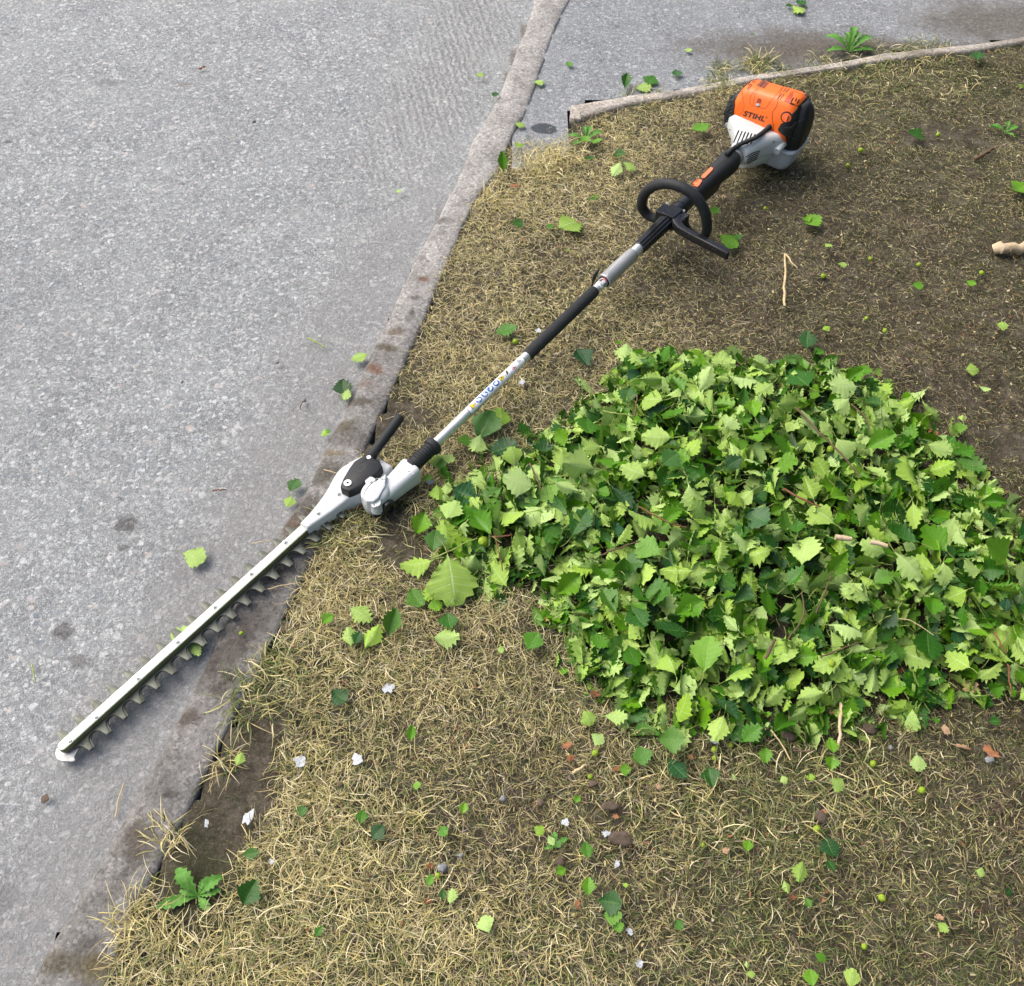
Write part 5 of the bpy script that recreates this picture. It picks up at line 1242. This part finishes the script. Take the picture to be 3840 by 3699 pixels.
def leaf_mass(n, seed, name, label, extra=.0):
    rs = np.random.RandomState(seed); shapes = [leaf_shape(100 + k, (0, 0, 1, 0, 2, 1)[k % 6]) for k in range(18)]
    VV = []; QQ = []; UU = []; TT = []; base = 0
    xs = rs.rand(n * 3) * (x1 - x0) + x0; ys = rs.rand(n * 3) * (y1 - y0) + y0
    d = pile_d(xs, ys); k = (d > -.006 - extra * rs.rand(len(xs)) ** 2); xs, ys, d = xs[k][:n], ys[k][:n], d[k][:n]; hs = pile_h(xs, ys)
    for i in range(len(xs)):
        V, F, U = shapes[rs.randint(18)]; V = np.array([tuple(v) for v in V]) - np.array([0, .5, 0]); s = rs.uniform(.024, .064) * (1 if rs.rand() < .7 else .55)
        if rs.rand() < .55: V = V * np.array([-1, 1, -1])
        a, b, c = rs.rand() * 6.28, rs.randn() * .75, rs.randn() * .75
        Rm = np.array(Matrix.Rotation(b, 3, 'X') @ Matrix.Rotation(c, 3, 'Y') @ Matrix.Rotation(a, 3, 'Z'))
        z = hs[i] * (rs.rand() ** .55) + .004
        VV.append(V @ Rm.T * s + np.array([xs[i], ys[i], max(.012, z)])); QQ.append(np.array([f for f in F]) + base); UU.append(np.array(U)); TT.append(np.full(len(V), rs.rand())); base += len(V)
    VV = np.concatenate(VV); VV[:, 2] = np.maximum(VV[:, 2], .004); QQ = np.concatenate(QQ); UU = np.concatenate(UU); TT = np.concatenate(TT)
    o = nmesh(name, VV, QQ, M_leaf); me = o.data
    uv = me.uv_layers.new(name='UVMap'); uv.data.foreach_set('uv', UU[QQ.ravel()].astype(np.float32).ravel())
    at = me.color_attributes.new('tint', 'FLOAT_COLOR', 'POINT'); C = np.ones((len(VV), 4)); C[:, 0] = TT; at.data.foreach_set('color', C.astype(np.float32).ravel())
    tag(o, label, 'leaf pile', kind='stuff'); return o
leaf_mass(3900, 77, 'clippings_pile', 'mound of freshly cut green hawthorn leaves heaped on the lawn', .05)
# fine shreds of leaf among the pile edge grass
xs = NR.rand(1400) * (x1 - x0 + .4) + x0 - .2; ys = NR.rand(1400) * (y1 - y0 + .4) + y0 - .2; dd_ = pile_d(xs, ys); k = (dd_ > -.1) & (NR.rand(1400) < np.exp(np.minimum(dd_, 0) * 25)); xs, ys = xs[k], ys[k]
# ---- haws
HAW = [(2232,2827,26,'yellow-green berry left below the pile beside brown leaves'),(2678,2815,24,'berry under the large pale upright leaf'),(2679,2846,20,'second berry just below the one under the pale upright leaf'),(2739,2798,20,'berry right of the paper fleck at the pile foot'),
 (3272,2867,25,'green berry left of the lone pale round leaf'),(3454,2967,27,'bright green berry below the lone pale round leaf'),(3061,3112,27,'bright green berry at the head of the lime seedling'),(3305,3370,28,'green berry with a dry stalk in the lower right lawn'),
 (3239,3551,22,'pale green berry near the bottom right'),(1643,3287,22,'lime berry leaning on the blue-grey stone'),(906,2378,16,'small yellow berry on the kerb below the cutter bar'),(1933,1286,22,'yellow berry below the folded leaf near the foam grip'),
 (3226,568,18,'berry in dark grass right of the engine'),(3178,625,16,'berry in dark grass lower right of the engine'),(3516,510,16,'berry right of the leaf in the upper right grass'),(2868,785,14,'berry in grass below the engine'),(3262,975,16,'berry above right of the folded straw'),
 (3086,1041,20,'berry right of the folded straw'),(3317,1245,18,'berry in brown grass above the pile'),(3679,1028,18,'berry near the log at the right'),(3444,997,16,'berry in brown grass left of the log'),(3248,1198,16,'berry above left of another over the pile'),(2213,2916,20,'yellowish berry above a brown clod'),(2635,3172,18,'berry in green grass left of the pale crumb'),
 (1812,2037,38,'large green berry inside the left tongue of the pile'),(3112,1690,26,'green berry on the thorny twig in the pile'),(3116,2492,28,'ripening berry in the lower part of the pile')]
def haw():
    v, f = rev((0, 0, -.5), (0, 0, 1), [(0, .05), (.03, .22), (.12, .38), (.3, .48), (.5, .5), (.7, .47), (.88, .34), (.95, .2), (.97, .12), (1.0, .16), (1.03, .1)], 16); me = bpy.data.meshes.new('haw'); me.from_pydata([tuple(p) for p in v], [], f); me.polygons.foreach_set('use_smooth', [True] * len(f)); me.materials.append(M_berry); return me
hm = haw()
for i, (px, py, dpx, lab_) in enumerate(HAW):
    inp = i >= 24; z = (.075 if i != 24 else .05) if inp else (.016 if i != 10 else .02); p = P(px, py, z); s = abs((P(px + dpx, py, z) - p).x)
    o = bpy.data.objects.new('hawthorn_berry', hm); COL.objects.link(o); o.location = p + Vector((0, 0, s * .3)); o.scale = (s, s, s * 1.05); o.rotation_euler = (rl.uniform(-1.2, 1.2), rl.uniform(-1.2, 1.2), 0); tag(o, lab_, 'berry')
# ---- flat irregular bits (paper, dead leaves, bark) with thickness and crumple
def crumb(name, m, px, py, wpx, hpx, rot, lab_, cat, seed, thick=.0006, crump=.25, z=None, jag=.3):
    r = random.Random(seed); onroad = not bool(inside(np.array([P(px, py).x]), np.array([P(px, py).y]), LP)[0])
    z = z if z is not None else (.008 if onroad else .02)
    p = P(px, py, z); a = abs((P(px + wpx, py, z) - p).x) * .42; b_ = abs((P(px, py + hpx, z) - p).y) * .42; n = 16; V = []; F = []
    V.append((0, 0, crump * a * r.uniform(-.2, .5)))
    for ring in (.5, 1.0):
        for k in range(n):
            t = 2 * math.pi * k / n; q = ring * (1 + jag * r.uniform(-1, 1) * (ring ** 2)); V.append((a * q * math.cos(t), b_ * q * math.sin(t), crump * a * r.uniform(-.6, 1.0) * ring))
    for k in range(n):
        F.append((0, 1 + k, 1 + (k + 1) % n)); F.append((1 + k, 1 + n + k, 1 + n + (k + 1) % n, 1 + (k + 1) % n))
    nV = len(V); V += [(x, y, zz - thick) for x, y, zz in V]; F += [tuple(i + nV for i in f[::-1]) for f in F[:]]
    for k in range(n): i, j = 1 + n + k, 1 + n + (k + 1) % n; F.append((j, i, i + nV, j + nV))
    o = mesh_obj(name, V, F, m, None, True, 50); o.location = p; o.rotation_euler = (r.uniform(-.2, .2), r.uniform(-.2, .2), R(rot)); tag(o, lab_, cat); return o
BITS = [('paper_scrap', M_paper, 1457, 2580, 48, 50, 20, 'torn white paper scrap in the straw below the pile tip', 'paper'),
 ('paper_scrap', M_paper, 1338, 2850, 46, 60, 40, 'white ragged paper scrap in straw near the bare soil', 'paper'), ('paper_scrap', M_paper, 928, 3066, 40, 74, -20, 'long white paper scrap on the bare soil strip', 'paper'),
 ('paper_scrap', M_paper, 774, 3090, 20, 36, 10, 'small white paper scrap on soil left of the long one', 'paper'), ('paper_scrap', M_paper, 1128, 2856, 60, 50, 10, 'greyish paper scrap half buried in grass beside the soil', 'paper'),
 ('paper_scrap', M_paper, 2121, 3084, 34, 30, 0, 'white paper fleck above the brown clod', 'paper'), ('paper_scrap', M_paper, 2272, 3126, 36, 30, 0, 'white paper fleck left of the bark piece', 'paper'), ('paper_scrap', M_paper, 2313, 3240, 22, 42, -30, 'white paper sliver below the bark piece', 'paper'),
 ('paper_scrap', M_paper, 1957, 1434, 28, 24, 20, 'white fleck right of the shaft label', 'paper'), ('paper_scrap', M_paper, 2020, 1240, 26, 20, 0, 'white fleck beside the foam grip', 'paper'), ('paper_scrap', M_paper, 2680, 2780, 46, 22, -20, 'white paper fleck at the stalk of the large pale leaf', 'paper'), ('paper_scrap', M_paper, 1018, 3232, 28, 26, 0, 'white fleck in straw right of the dark green leaf', 'paper'),
 ('paper_scrap', M_paper, 1612, 1808, 30, 26, 0, 'white fleck inside the curled leaf beside the gearbox', 'paper'), ('paper_scrap', M_paper, 2398, 3615, 34, 40, 0, 'greyish paper fleck near the bottom edge', 'paper'), ('paper_scrap', M_paper, 2362, 3495, 20, 34, 40, 'white sliver in the lower lawn below the torn leaf', 'paper'),
 ('dead_leaf', M_orange, 2316, 2885, 44, 24, 0, 'orange-brown dead leaf among pebbles left below the pile', 'dead leaf'), ('dead_leaf', M_orange, 2126, 2796, 40, 34, 10, 'orange dead leaf in straw left of the brown one', 'dead leaf'), ('dead_leaf', M_dead, 2140, 2842, 34, 36, 30, 'brown dead leaf below the orange one in the straw', 'dead leaf'),
 ('dead_leaf', M_dead, 2232, 2604, 42, 32, 0, 'dark brown dead leaf at the left pile edge', 'dead leaf'), ('dead_leaf', M_orange, 3714, 2818, 66, 40, -40, 'large rust-coloured dead leaf in the lower right lawn', 'dead leaf'), ('dead_leaf', M_tan, 3545, 2736, 28, 52, 10, 'pale tan dead leaf left of the rust-coloured one', 'dead leaf'),
 ('dead_leaf', M_tan, 3640, 2578, 70, 44, -20, 'tan curled dead leaf at the lower right pile edge', 'dead leaf'), ('dead_leaf', M_dead, 3388, 2520, 44, 48, 40, 'brown curled dead leaf in the gap of the lower pile', 'dead leaf'), ('dead_leaf', M_orange, 2593, 2840, 20, 28, 40, 'small orange dead leaf below the pile', 'dead leaf'),
 ('dead_leaf', M_tan, 2721, 3189, 32, 34, 0, 'pale pinkish crumb of leaf in the green grass', 'dead leaf'), ('dead_leaf', M_orange, 2309, 3062, 28, 22, 0, 'reddish dead leaf above the bark piece', 'dead leaf'), ('dead_leaf', M_orange, 2166, 3392, 24, 40, 10, 'bright orange dead leaf in the lower lawn', 'dead leaf'),
 ('dead_leaf', M_yel2, 2052, 2310, 22, 50, 0, 'yellow leaf standing at the left foot of the pile', 'dead leaf'), ('dead_leaf', M_dead, 1605, 3380, 30, 30, 0, 'brown dead leaf below the blue-grey stone', 'dead leaf'), ('dead_leaf', M_dead, 1612, 3250, 30, 34, 30, 'brown dead leaf left of the blue-grey stone', 'dead leaf'),
 ('dead_leaf', M_tan, 2470, 2950, 26, 30, 0, 'pale tan leaf crumb below the laced dark leaf', 'dead leaf'), ('dead_leaf', M_dead, 3655, 1745, 34, 20, 0, 'reddish brown dead leaf right of the blue-green leaf', 'dead leaf'), ('dead_leaf', M_dead, 3500, 1630, 40, 40, 0, 'brown dead leaf at the upper right pile edge', 'dead leaf'), ('dead_leaf', M_orange, 3088, 3048, 30, 26, 0, 'pinkish orange dead leaf above the lime seedling', 'dead leaf'),
 ('dead_leaf', M_orange, 1930, 698, 40, 14, 0, 'orange-brown dead leaf in dry grass near the kerb', 'dead leaf'), ('dead_leaf', M_orange, 1962, 900, 16, 16, 0, 'small orange dead leaf above left of the coupling', 'dead leaf'), ('dead_leaf', M_dead, 2973, 3365, 26, 26, 0, 'brown leaf crumb above the lower green leaf', 'dead leaf'), ('dead_leaf', M_tan, 3523, 3440, 36, 26, -30, 'pale tan curl in the lower right lawn', 'dead leaf'), ('dead_leaf', M_tan, 3608, 2800, 60, 16, -20, 'long tan dead stalk leaf left of the rust-coloured leaf', 'dead leaf'), ('dead_leaf', M_dead, 755, 255, 34, 8, 10, 'brown curled leaf alone on the upper road', 'dead leaf')]
for i, b_ in enumerate(BITS): crumb(*b_, seed=i + 3, crump=.3 if b_[0] == 'dead_leaf' else .22, jag=.35)
def chunk(name, m, px, py, wpx, hpx, rot, lab_, cat, seed, tall=.5, z0=.006):
    r = random.Random(seed); p = P(px, py, z0 + .006); a = abs((P(px + wpx, py, z0) - P(px, py, z0)).x) / 2; b_ = abs((P(px, py + hpx, z0) - P(px, py, z0)).y) / 2; V = []; F = []; n = 14; hh = min(a, b_) * tall * 2
    prof = [(.55, 0), (.9, .15), (1, .4), (.85, .75), (.5, .96), (.12, 1)]
    ph = [r.uniform(.8, 1.15) for _ in range(n)]
    for q, zz in prof:
        for k in range(n): t = 2 * math.pi * k / n; w = q * ph[k] * r.uniform(.93, 1.07); V.append((a * w * math.cos(t), b_ * w * math.sin(t), hh * (zz - .3) * r.uniform(.93, 1.07)))
    for i in range(len(prof) - 1):
        for k in range(n): x = i * n + k; y = i * n + (k + 1) % n; F.append((x, y, y + n, x + n))
    F.append(tuple(range(n - 1, -1, -1))); F.append(tuple((len(prof) - 1) * n + k for k in range(n)))
    o = mesh_obj(name, V, F, m, None, True, 45); o.location = p; o.rotation_euler = (r.uniform(-.15, .15), r.uniform(-.15, .15), R(rot)); tag(o, lab_, cat); return o
CH_ = [('bark_piece', M_bark, 2330, 3146, 90, 62, -10, 'large dark brown bark piece in the lower lawn', 'bark', .25), ('bark_piece', M_bark, 2287, 3022, 72, 40, 10, 'dark brown bark lump above the large bark piece', 'bark', .3), ('soil_clod', M_stoneb, 2224, 2940, 36, 26, 0, 'round brown clod below the yellowish berry', 'clod', .5),
 ('soil_clod', M_stoneb, 2028, 3010, 32, 30, 0, 'brown clod above the three small leaves', 'clod', .5), ('stone', M_stone, 1660, 3256, 40, 40, 20, 'blue-grey stone in the bottom middle lawn', 'stone', .6), ('stone', M_stone, 1886, 2996, 24, 28, 0, 'small grey stone in the middle lawn', 'stone', .6), ('soil_clod', M_stoneb, 1278, 2942, 22, 22, 0, 'small brown clod in straw beside the soil', 'clod', .6),
 ('stone', M_stone, 1728, 3210, 22, 20, 0, 'pale pebble right above the blue-grey stone', 'stone', .6), ('soil_clod', M_bark, 2100, 3235, 40, 36, 0, 'dark clod above the lime narrow leaf', 'clod', .5), ('soil_clod', M_bark, 3080, 3062, 44, 50, 0, 'dark earthy lump above the lime seedling', 'clod', .4), ('bark_piece', M_bark, 3265, 2735, 60, 50, 0, 'brown rotten bark at the lower pile edge beside the upright stick', 'bark', .4),
 ('bark_piece', M_bark, 2955, 2760, 60, 44, 0, 'dark bark lump in shade under the lower pile edge', 'bark', .4), ('stone', M_stone, 3712, 2850, 40, 26, 0, 'dark grey stone below the rust-coloured dead leaf', 'stone', .4), ('stone', M_stone, 3340, 2805, 18, 20, 0, 'small bluish pebble left of the pale tan leaf', 'stone', .6), ('stone', M_stone, 952, 457, 16, 9, 0, 'dark pebble alone on the upper road', 'stone', .6),
 ('stone', M_stone, 1040, 1360, 16, 10, 0, 'dark pebble on the road left of the rusty kerb', 'stone', .6), ('stone', M_stone, 683, 1433, 12, 10, 0, 'dark pebble in the middle of the road', 'stone', .6), ('stone', M_stoneb, 168, 2996, 34, 34, 0, 'pinkish stone set in the asphalt near the lower left', 'stone', .12), ('stone', M_stone, 1139, 1503, 18, 16, 0, 'grey pebble on the road beside a dry sprig', 'stone', .6)]
for i, c in enumerate(CH_): chunk(*c[:9], seed=i + 60, tall=c[9], z0=.004 if c[2] < 1200 and c[3] < 3100 and c[0] == 'stone' else .012)
# ---- twigs, stalks and straws: px points, radius, height at the ends
TW = [('twig', M_twig, [(2983,1528),(3060,1612),(3130,1680),(3232,1793)], .0022, .1, 'thorny dark twig running down across the upper pile'), ('twig', M_twigr, [(2936,1832),(3010,1872),(3078,1902)], .0022, .115, 'short orange-brown twig on top of the pile'),
 ('twig', M_twigr, [(2395,1900),(2500,1957),(2570,1978)], .0016, .1, 'reddish twig in the left middle of the pile'), ('twig', M_twig, [(1987,1740),(2010,1790),(2030,1835)], .0022, .07, 'brown twig in the upper left pile'), ('twig', M_twigr, [(1840,2015),(1880,2012),(1920,2008)], .002, .06, 'reddish twig stub in the left tongue of the pile'),
 ('twig', M_twigr, [(1850,1995),(1866,2050),(1885,2142)], .0014, .06, 'thin brown twig crossing the left tongue of the pile'), ('green_stalk', M_stalk, [(1622,2094),(1700,2062),(1745,2036),(1790,2020)], .0013, .05, 'long green stalk carrying the leaves at the lower left pile tip'), ('twig', M_twig, [(2255,2082),(2310,2060),(2400,2030)], .0018, .1, 'brown twig bending in the middle of the pile'),
 ('twig', M_twig, [(2956,2396),(3015,2306),(3005,2220)], .0015, .11, 'brown twig holding pale leaves in the lower pile'), ('twig', M_twig, [(3078,2465),(3140,2440),(3222,2410)], .0016, .08, 'short brown twig in the lower middle of the pile'), ('twig', M_twigr, [(3730,2372),(3752,2412),(3772,2450)], .0018, .08, 'twig stub at the right end of the pile'),
 ('twig', M_twigr, [(3780,2492),(3784,2545),(3794,2604)], .0018, .04, 'red-brown upright twig at the right end of the pile'), ('stick', M_wood, [(3158,2626),(3152,2710),(3146,2806)], .0034, .03, 'pale brown stick lying upright below the pile'), ('stick', M_twig, [(2872,2470),(2892,2430),(2906,2398)], .0028, .09, 'dark brown stick end in the lower left pile'),
 ('wood_chip', M_wood, [(3138,2012),(3200,2022)], .005, .12, 'pale split wood chip in the pile, left one of two'), ('wood_chip', M_wood, [(3263,2032),(3330,2048)], .0048, .12, 'pale split wood chip in the pile, right one of two'), ('twig', M_twig, [(3060,2300),(3110,2180),(3125,2140)], .0012, .1, 'thin curved twig in the right middle of the pile'),
 ('green_stalk', M_stalk, [(2260,1543),(2320,1552),(2380,1562)], .0016, .09, 'green stalk in the upper left pile'), ('twig', M_twig, [(2380,1560),(2388,1500),(2385,1480)], .0016, .1, 'dark thorn standing in the upper left pile'), ('twig', M_twig, [(3190,1515),(3240,1560),(3262,1610)], .0016, .1, 'dark thorn twig at the upper right of the pile'),
 ('straw_stalk', M_strawc, [(2941,1148),(2942,1060),(2946,955)], .0032, .024, 'long straight half of a bent pale straw above the pile'), ('straw_stalk', M_strawc, [(2948,955),(2968,982),(2990,1006)], .0022, .026, 'short bent half of the pale straw above the pile'), ('log', M_wood, [(3740,938),(3800,930),(3900,915)], .014, .022, 'thick broken branch piece at the right edge of the lawn'),
 ('twig', M_twig, [(3660,598),(3700,572),(3725,556)], .005, .02, 'brown branch piece in the dark grass at the upper right'), ('twig', M_twigr, [(797,1841),(820,1838),(848,1836)], .0016, .005, 'thin reddish twig on the open asphalt'), ('straw_stalk', M_strawc, [(434,3062),(445,3000),(466,2938)], .0013, .006, 'straw lying on the asphalt beside the lower kerb'),
 ('straw_stalk', M_strawc, [(1006,2210),(1060,2195),(1128,2186)], .001, .022, 'straw lying on the kerb below the cutter bar'), ('straw_stalk', M_strawc, [(945,2038),(980,2032),(1020,2026)], .0008, .006, 'thin straw on the road above the cutter bar'), ('straw_stalk', M_strawc, [(1214,1762),(1245,1770),(1275,1778)], .001, .022, 'pale straw on the mossy kerb left of the white casting'),
 ('green_stalk', M_stalk, [(1156,1268),(1185,1283),(1222,1305)], .002, .01, 'cut green grass sprig lying on the road'), ('twig', M_twig, [(1048,455),(1052,470)], .0008, .005, 'tiny dark twig on the road left of the kerb') , ('twig', M_twig, [(1125,1535),(1131,1515),(1142,1500)], .001, .008, 'dry dark sprig on the road beside a grey pebble'),
 ('twig', M_twig, [(2975,2815),(3020,2818),(3062,2820)], .0018, .025, 'orange-brown horizontal twig below the lower pile'), ('straw_stalk', M_strawc, [(2890,2740),(2930,2790),(2965,2850)], .0016, .025, 'slanting straw below the lower pile'), ('straw_stalk', M_strawc, [(3360,2320),(3420,2330),(3500,2382)], .0009, .09, 'dry stem on the right part of the pile'), ('straw_stalk', M_strawc, [(2150,2898),(2180,2880),(2196,2868)], .003, .022, 'pale dead stem left of the orange-brown dead leaf'),
 ('green_stalk', M_stalk, [(120,2490),(128,2530),(132,2560)], .0014, .008, 'green stem tip on the road near the left edge'), ('straw_stalk', M_strawc, [(1690,1237),(1940,1240),(2000,1232)][1:], .001, .03, 'thin leaf stalk pointing at the foam grip')]
for nme, m, pts, r_, z, lab_ in TW:
    q = [P(x, y, z + (.004 if len(pts) > 2 and i == 1 else 0)) for i, (x, y) in enumerate(pts)]
    q = spline(q, 5) if len(q) > 2 else [q[0], (q[0] + q[1]) / 2, q[1]]
    rs_ = random.Random(hash(lab_) % 1000 if False else len(lab_)); q = [a + Vector((rs_.uniform(-1, 1), rs_.uniform(-1, 1), rs_.uniform(-1, 1))) * r_ * .5 for a in q]
    n = len(q); rr_ = [r_ * (1 - .35 * i / n) * rs_.uniform(.88, 1.12) for i in range(n)]
    o = mesh_obj(nme, *tube(q, rr_, 10), m, None, True, 50); tag(o, lab_, nme.replace('_', ' '))
# ---- low weeds: rosettes of toothed leaves
def weed(px, py, leaves, lab_, z=.012, name='dandelion'):
    c = P(px, py, z); root = empty(name, c); tag(root, lab_, 'weed')
    for i, (ang, ln, rise, seed, wd) in enumerate(leaves):
        hd = screen_dir(px, py, ang); L_ = abs((P(px + ln, py, z) - c).x) ; V = []; F = []; U = []; n = 12; rw = random.Random(seed + px)
        for j in range(n + 1):
            t = j / n; w = wd * L_ * (.08 + .92 * math.sin(min(1, t * 1.05) * 3.0) ** 1.0 * t ** .6) * (1 + (.25 if j % 2 else -.2)) if j < n else .002
            el = rise * math.cos(t * 1.9); x = t * L_; z_ = rise * L_ * math.sin(t * 2.4) * .6
            for k, s in enumerate((-1, -.5, 0, .5, 1)): V.append(Vector((x, s * w, z_ + abs(s) * w * .35 + .0008 * rw.uniform(-1, 1)))); U.append((abs(s), t * 6))
        for j in range(n):
            for k in range(4): F.append((j * 5 + k, (j + 1) * 5 + k, (j + 1) * 5 + k + 1, j * 5 + k + 1))
        me = bpy.data.meshes.new('leaf'); me.from_pydata(V, [], F); me.update(); uv = me.uv_layers.new(name='UVMap')
        for lp_ in me.loops: uv.data[lp_.index].uv = U[lp_.vertex_index]
        me.polygons.foreach_set('use_smooth', [True] * len(F)); me.materials.append(M_weed); o = bpy.data.objects.new('leaf', me); link(o, root); o.rotation_euler = (0, 0, hd)
    return root
M_weed = flat_mat('weed_leaf', (.06, .19, .025), (.12, .29, .045), 120, .55)
weed(742, 3362, [(125,130,.5,1,.3),(35,110,.6,2,.28),(12,90,.4,3,.25),(60,70,.7,4,.22),(165,70,.4,5,.25),(-50,75,.2,6,.3),(195,150,.1,7,.2)], 'bright green dandelion rosette on bare soil beside the lower kerb')
weed(3185, 195, [(160,110,.5,1,.2),(120,80,.8,2,.2),(60,90,.8,3,.2),(20,110,.5,4,.2),(90,100,.9,5,.18),(185,90,.3,6,.2),(0,90,.2,7,.2),(140,60,.9,8,.2)], 'leafy green weed growing through the driveway edge right of the engine')
weed(2195, 530, [(170,70,.4,1,.2),(20,80,.4,2,.2),(100,60,.8,3,.18),(60,70,.6,4,.2),(200,60,.2,5,.2),(-15,50,.2,6,.2)], 'green weed in the bare corner of the lawn beside the edging')
weed(2085, 3170, [(100,46,.6,1,.3),(30,50,.4,2,.28),(200,44,.3,3,.28),(150,36,.6,4,.3)], 'small weed rosette right of the blue-grey stone', name='weed')
weed(3770, 500, [(20,60,.4,1,.25),(160,60,.4,2,.25),(90,50,.8,3,.22),(-30,40,.3,4,.25)], 'small weed in dark grass near the right edge', name='weed')
# ================================================================= unseen hedge, added right of the picture to shade the lawn
hroot = empty('added_hedge', (2.3, 1.2, 0)); tag(hroot, 'unseen tall hawthorn hedge added right of the clippings to shade the lawn', 'hedge')
hv = MB(); rh = random.Random(8); HA, HB = Vector((1.62, -1.0, 0)), Vector((2.75, 3.1, 0)); hd_ = (HB - HA).normalized(); hn = Vector((hd_.y, -hd_.x, 0))
for i in range(70):
    t = rh.random(); b0 = HA + (HB - HA) * t + hn * rh.uniform(.25, .6); q = [b0]
    for k in range(4): q.append(q[-1] + Vector((rh.uniform(-.16, .16), rh.uniform(-.2, .2), rh.uniform(.35, .55))))
    hv.add(tube(spline(q, 3), [.016 * (1 - .07 * k) for k in range(13)], 6))
bo = hv.obj('branches', M_bark, hroot); bo.location = -Vector((2.3, 1.2, 0))
n = 9000; rs = np.random.RandomState(4); t = rs.rand(n); sd_ = rs.rand(n) ** .6; z = .12 + 1.95 * rs.rand(n)
face = rs.rand(n); off = np.where(face < .7, .06 + .12 * sd_, .06 + .75 * rs.rand(n)); z = np.where(face > .7, 1.75 + .35 * rs.rand(n), z)
cx = HA.x + (HB - HA).x * t + hn.x * off - 2.3; cy = HA.y + (HB - HA).y * t + hn.y * off - 1.2
base = np.array([(0, -.5, 0), (.42, -.1, .1), (.3, .25, .08), (0, .5, -.05), (-.3, .25, .08), (-.42, -.1, .1)])
A1 = rs.rand(n) * 6.28; A2 = rs.randn(n) * .8 + .5; VV = np.zeros((n, 6, 3))
for i in range(n):
    Rm = np.array(Matrix.Rotation(A1[i], 3, 'Z') @ Matrix.Rotation(A2[i], 3, 'X')); VV[i] = (base * (.07 + .05 * rs.rand())) @ Rm.T + (cx[i], cy[i], z[i])
QQ = (np.arange(n) * 6)[:, None, None] + np.array([[0, 1, 2, 3], [0, 3, 4, 5]])[None]
fo = nmesh('foliage', VV.reshape(-1, 3), QQ.reshape(-1, 4), flat_mat('hedge_leaf', (.03, .12, .015), (.08, .2, .03), 8, .5), True, hroot); tag(fo, kind='stuff')
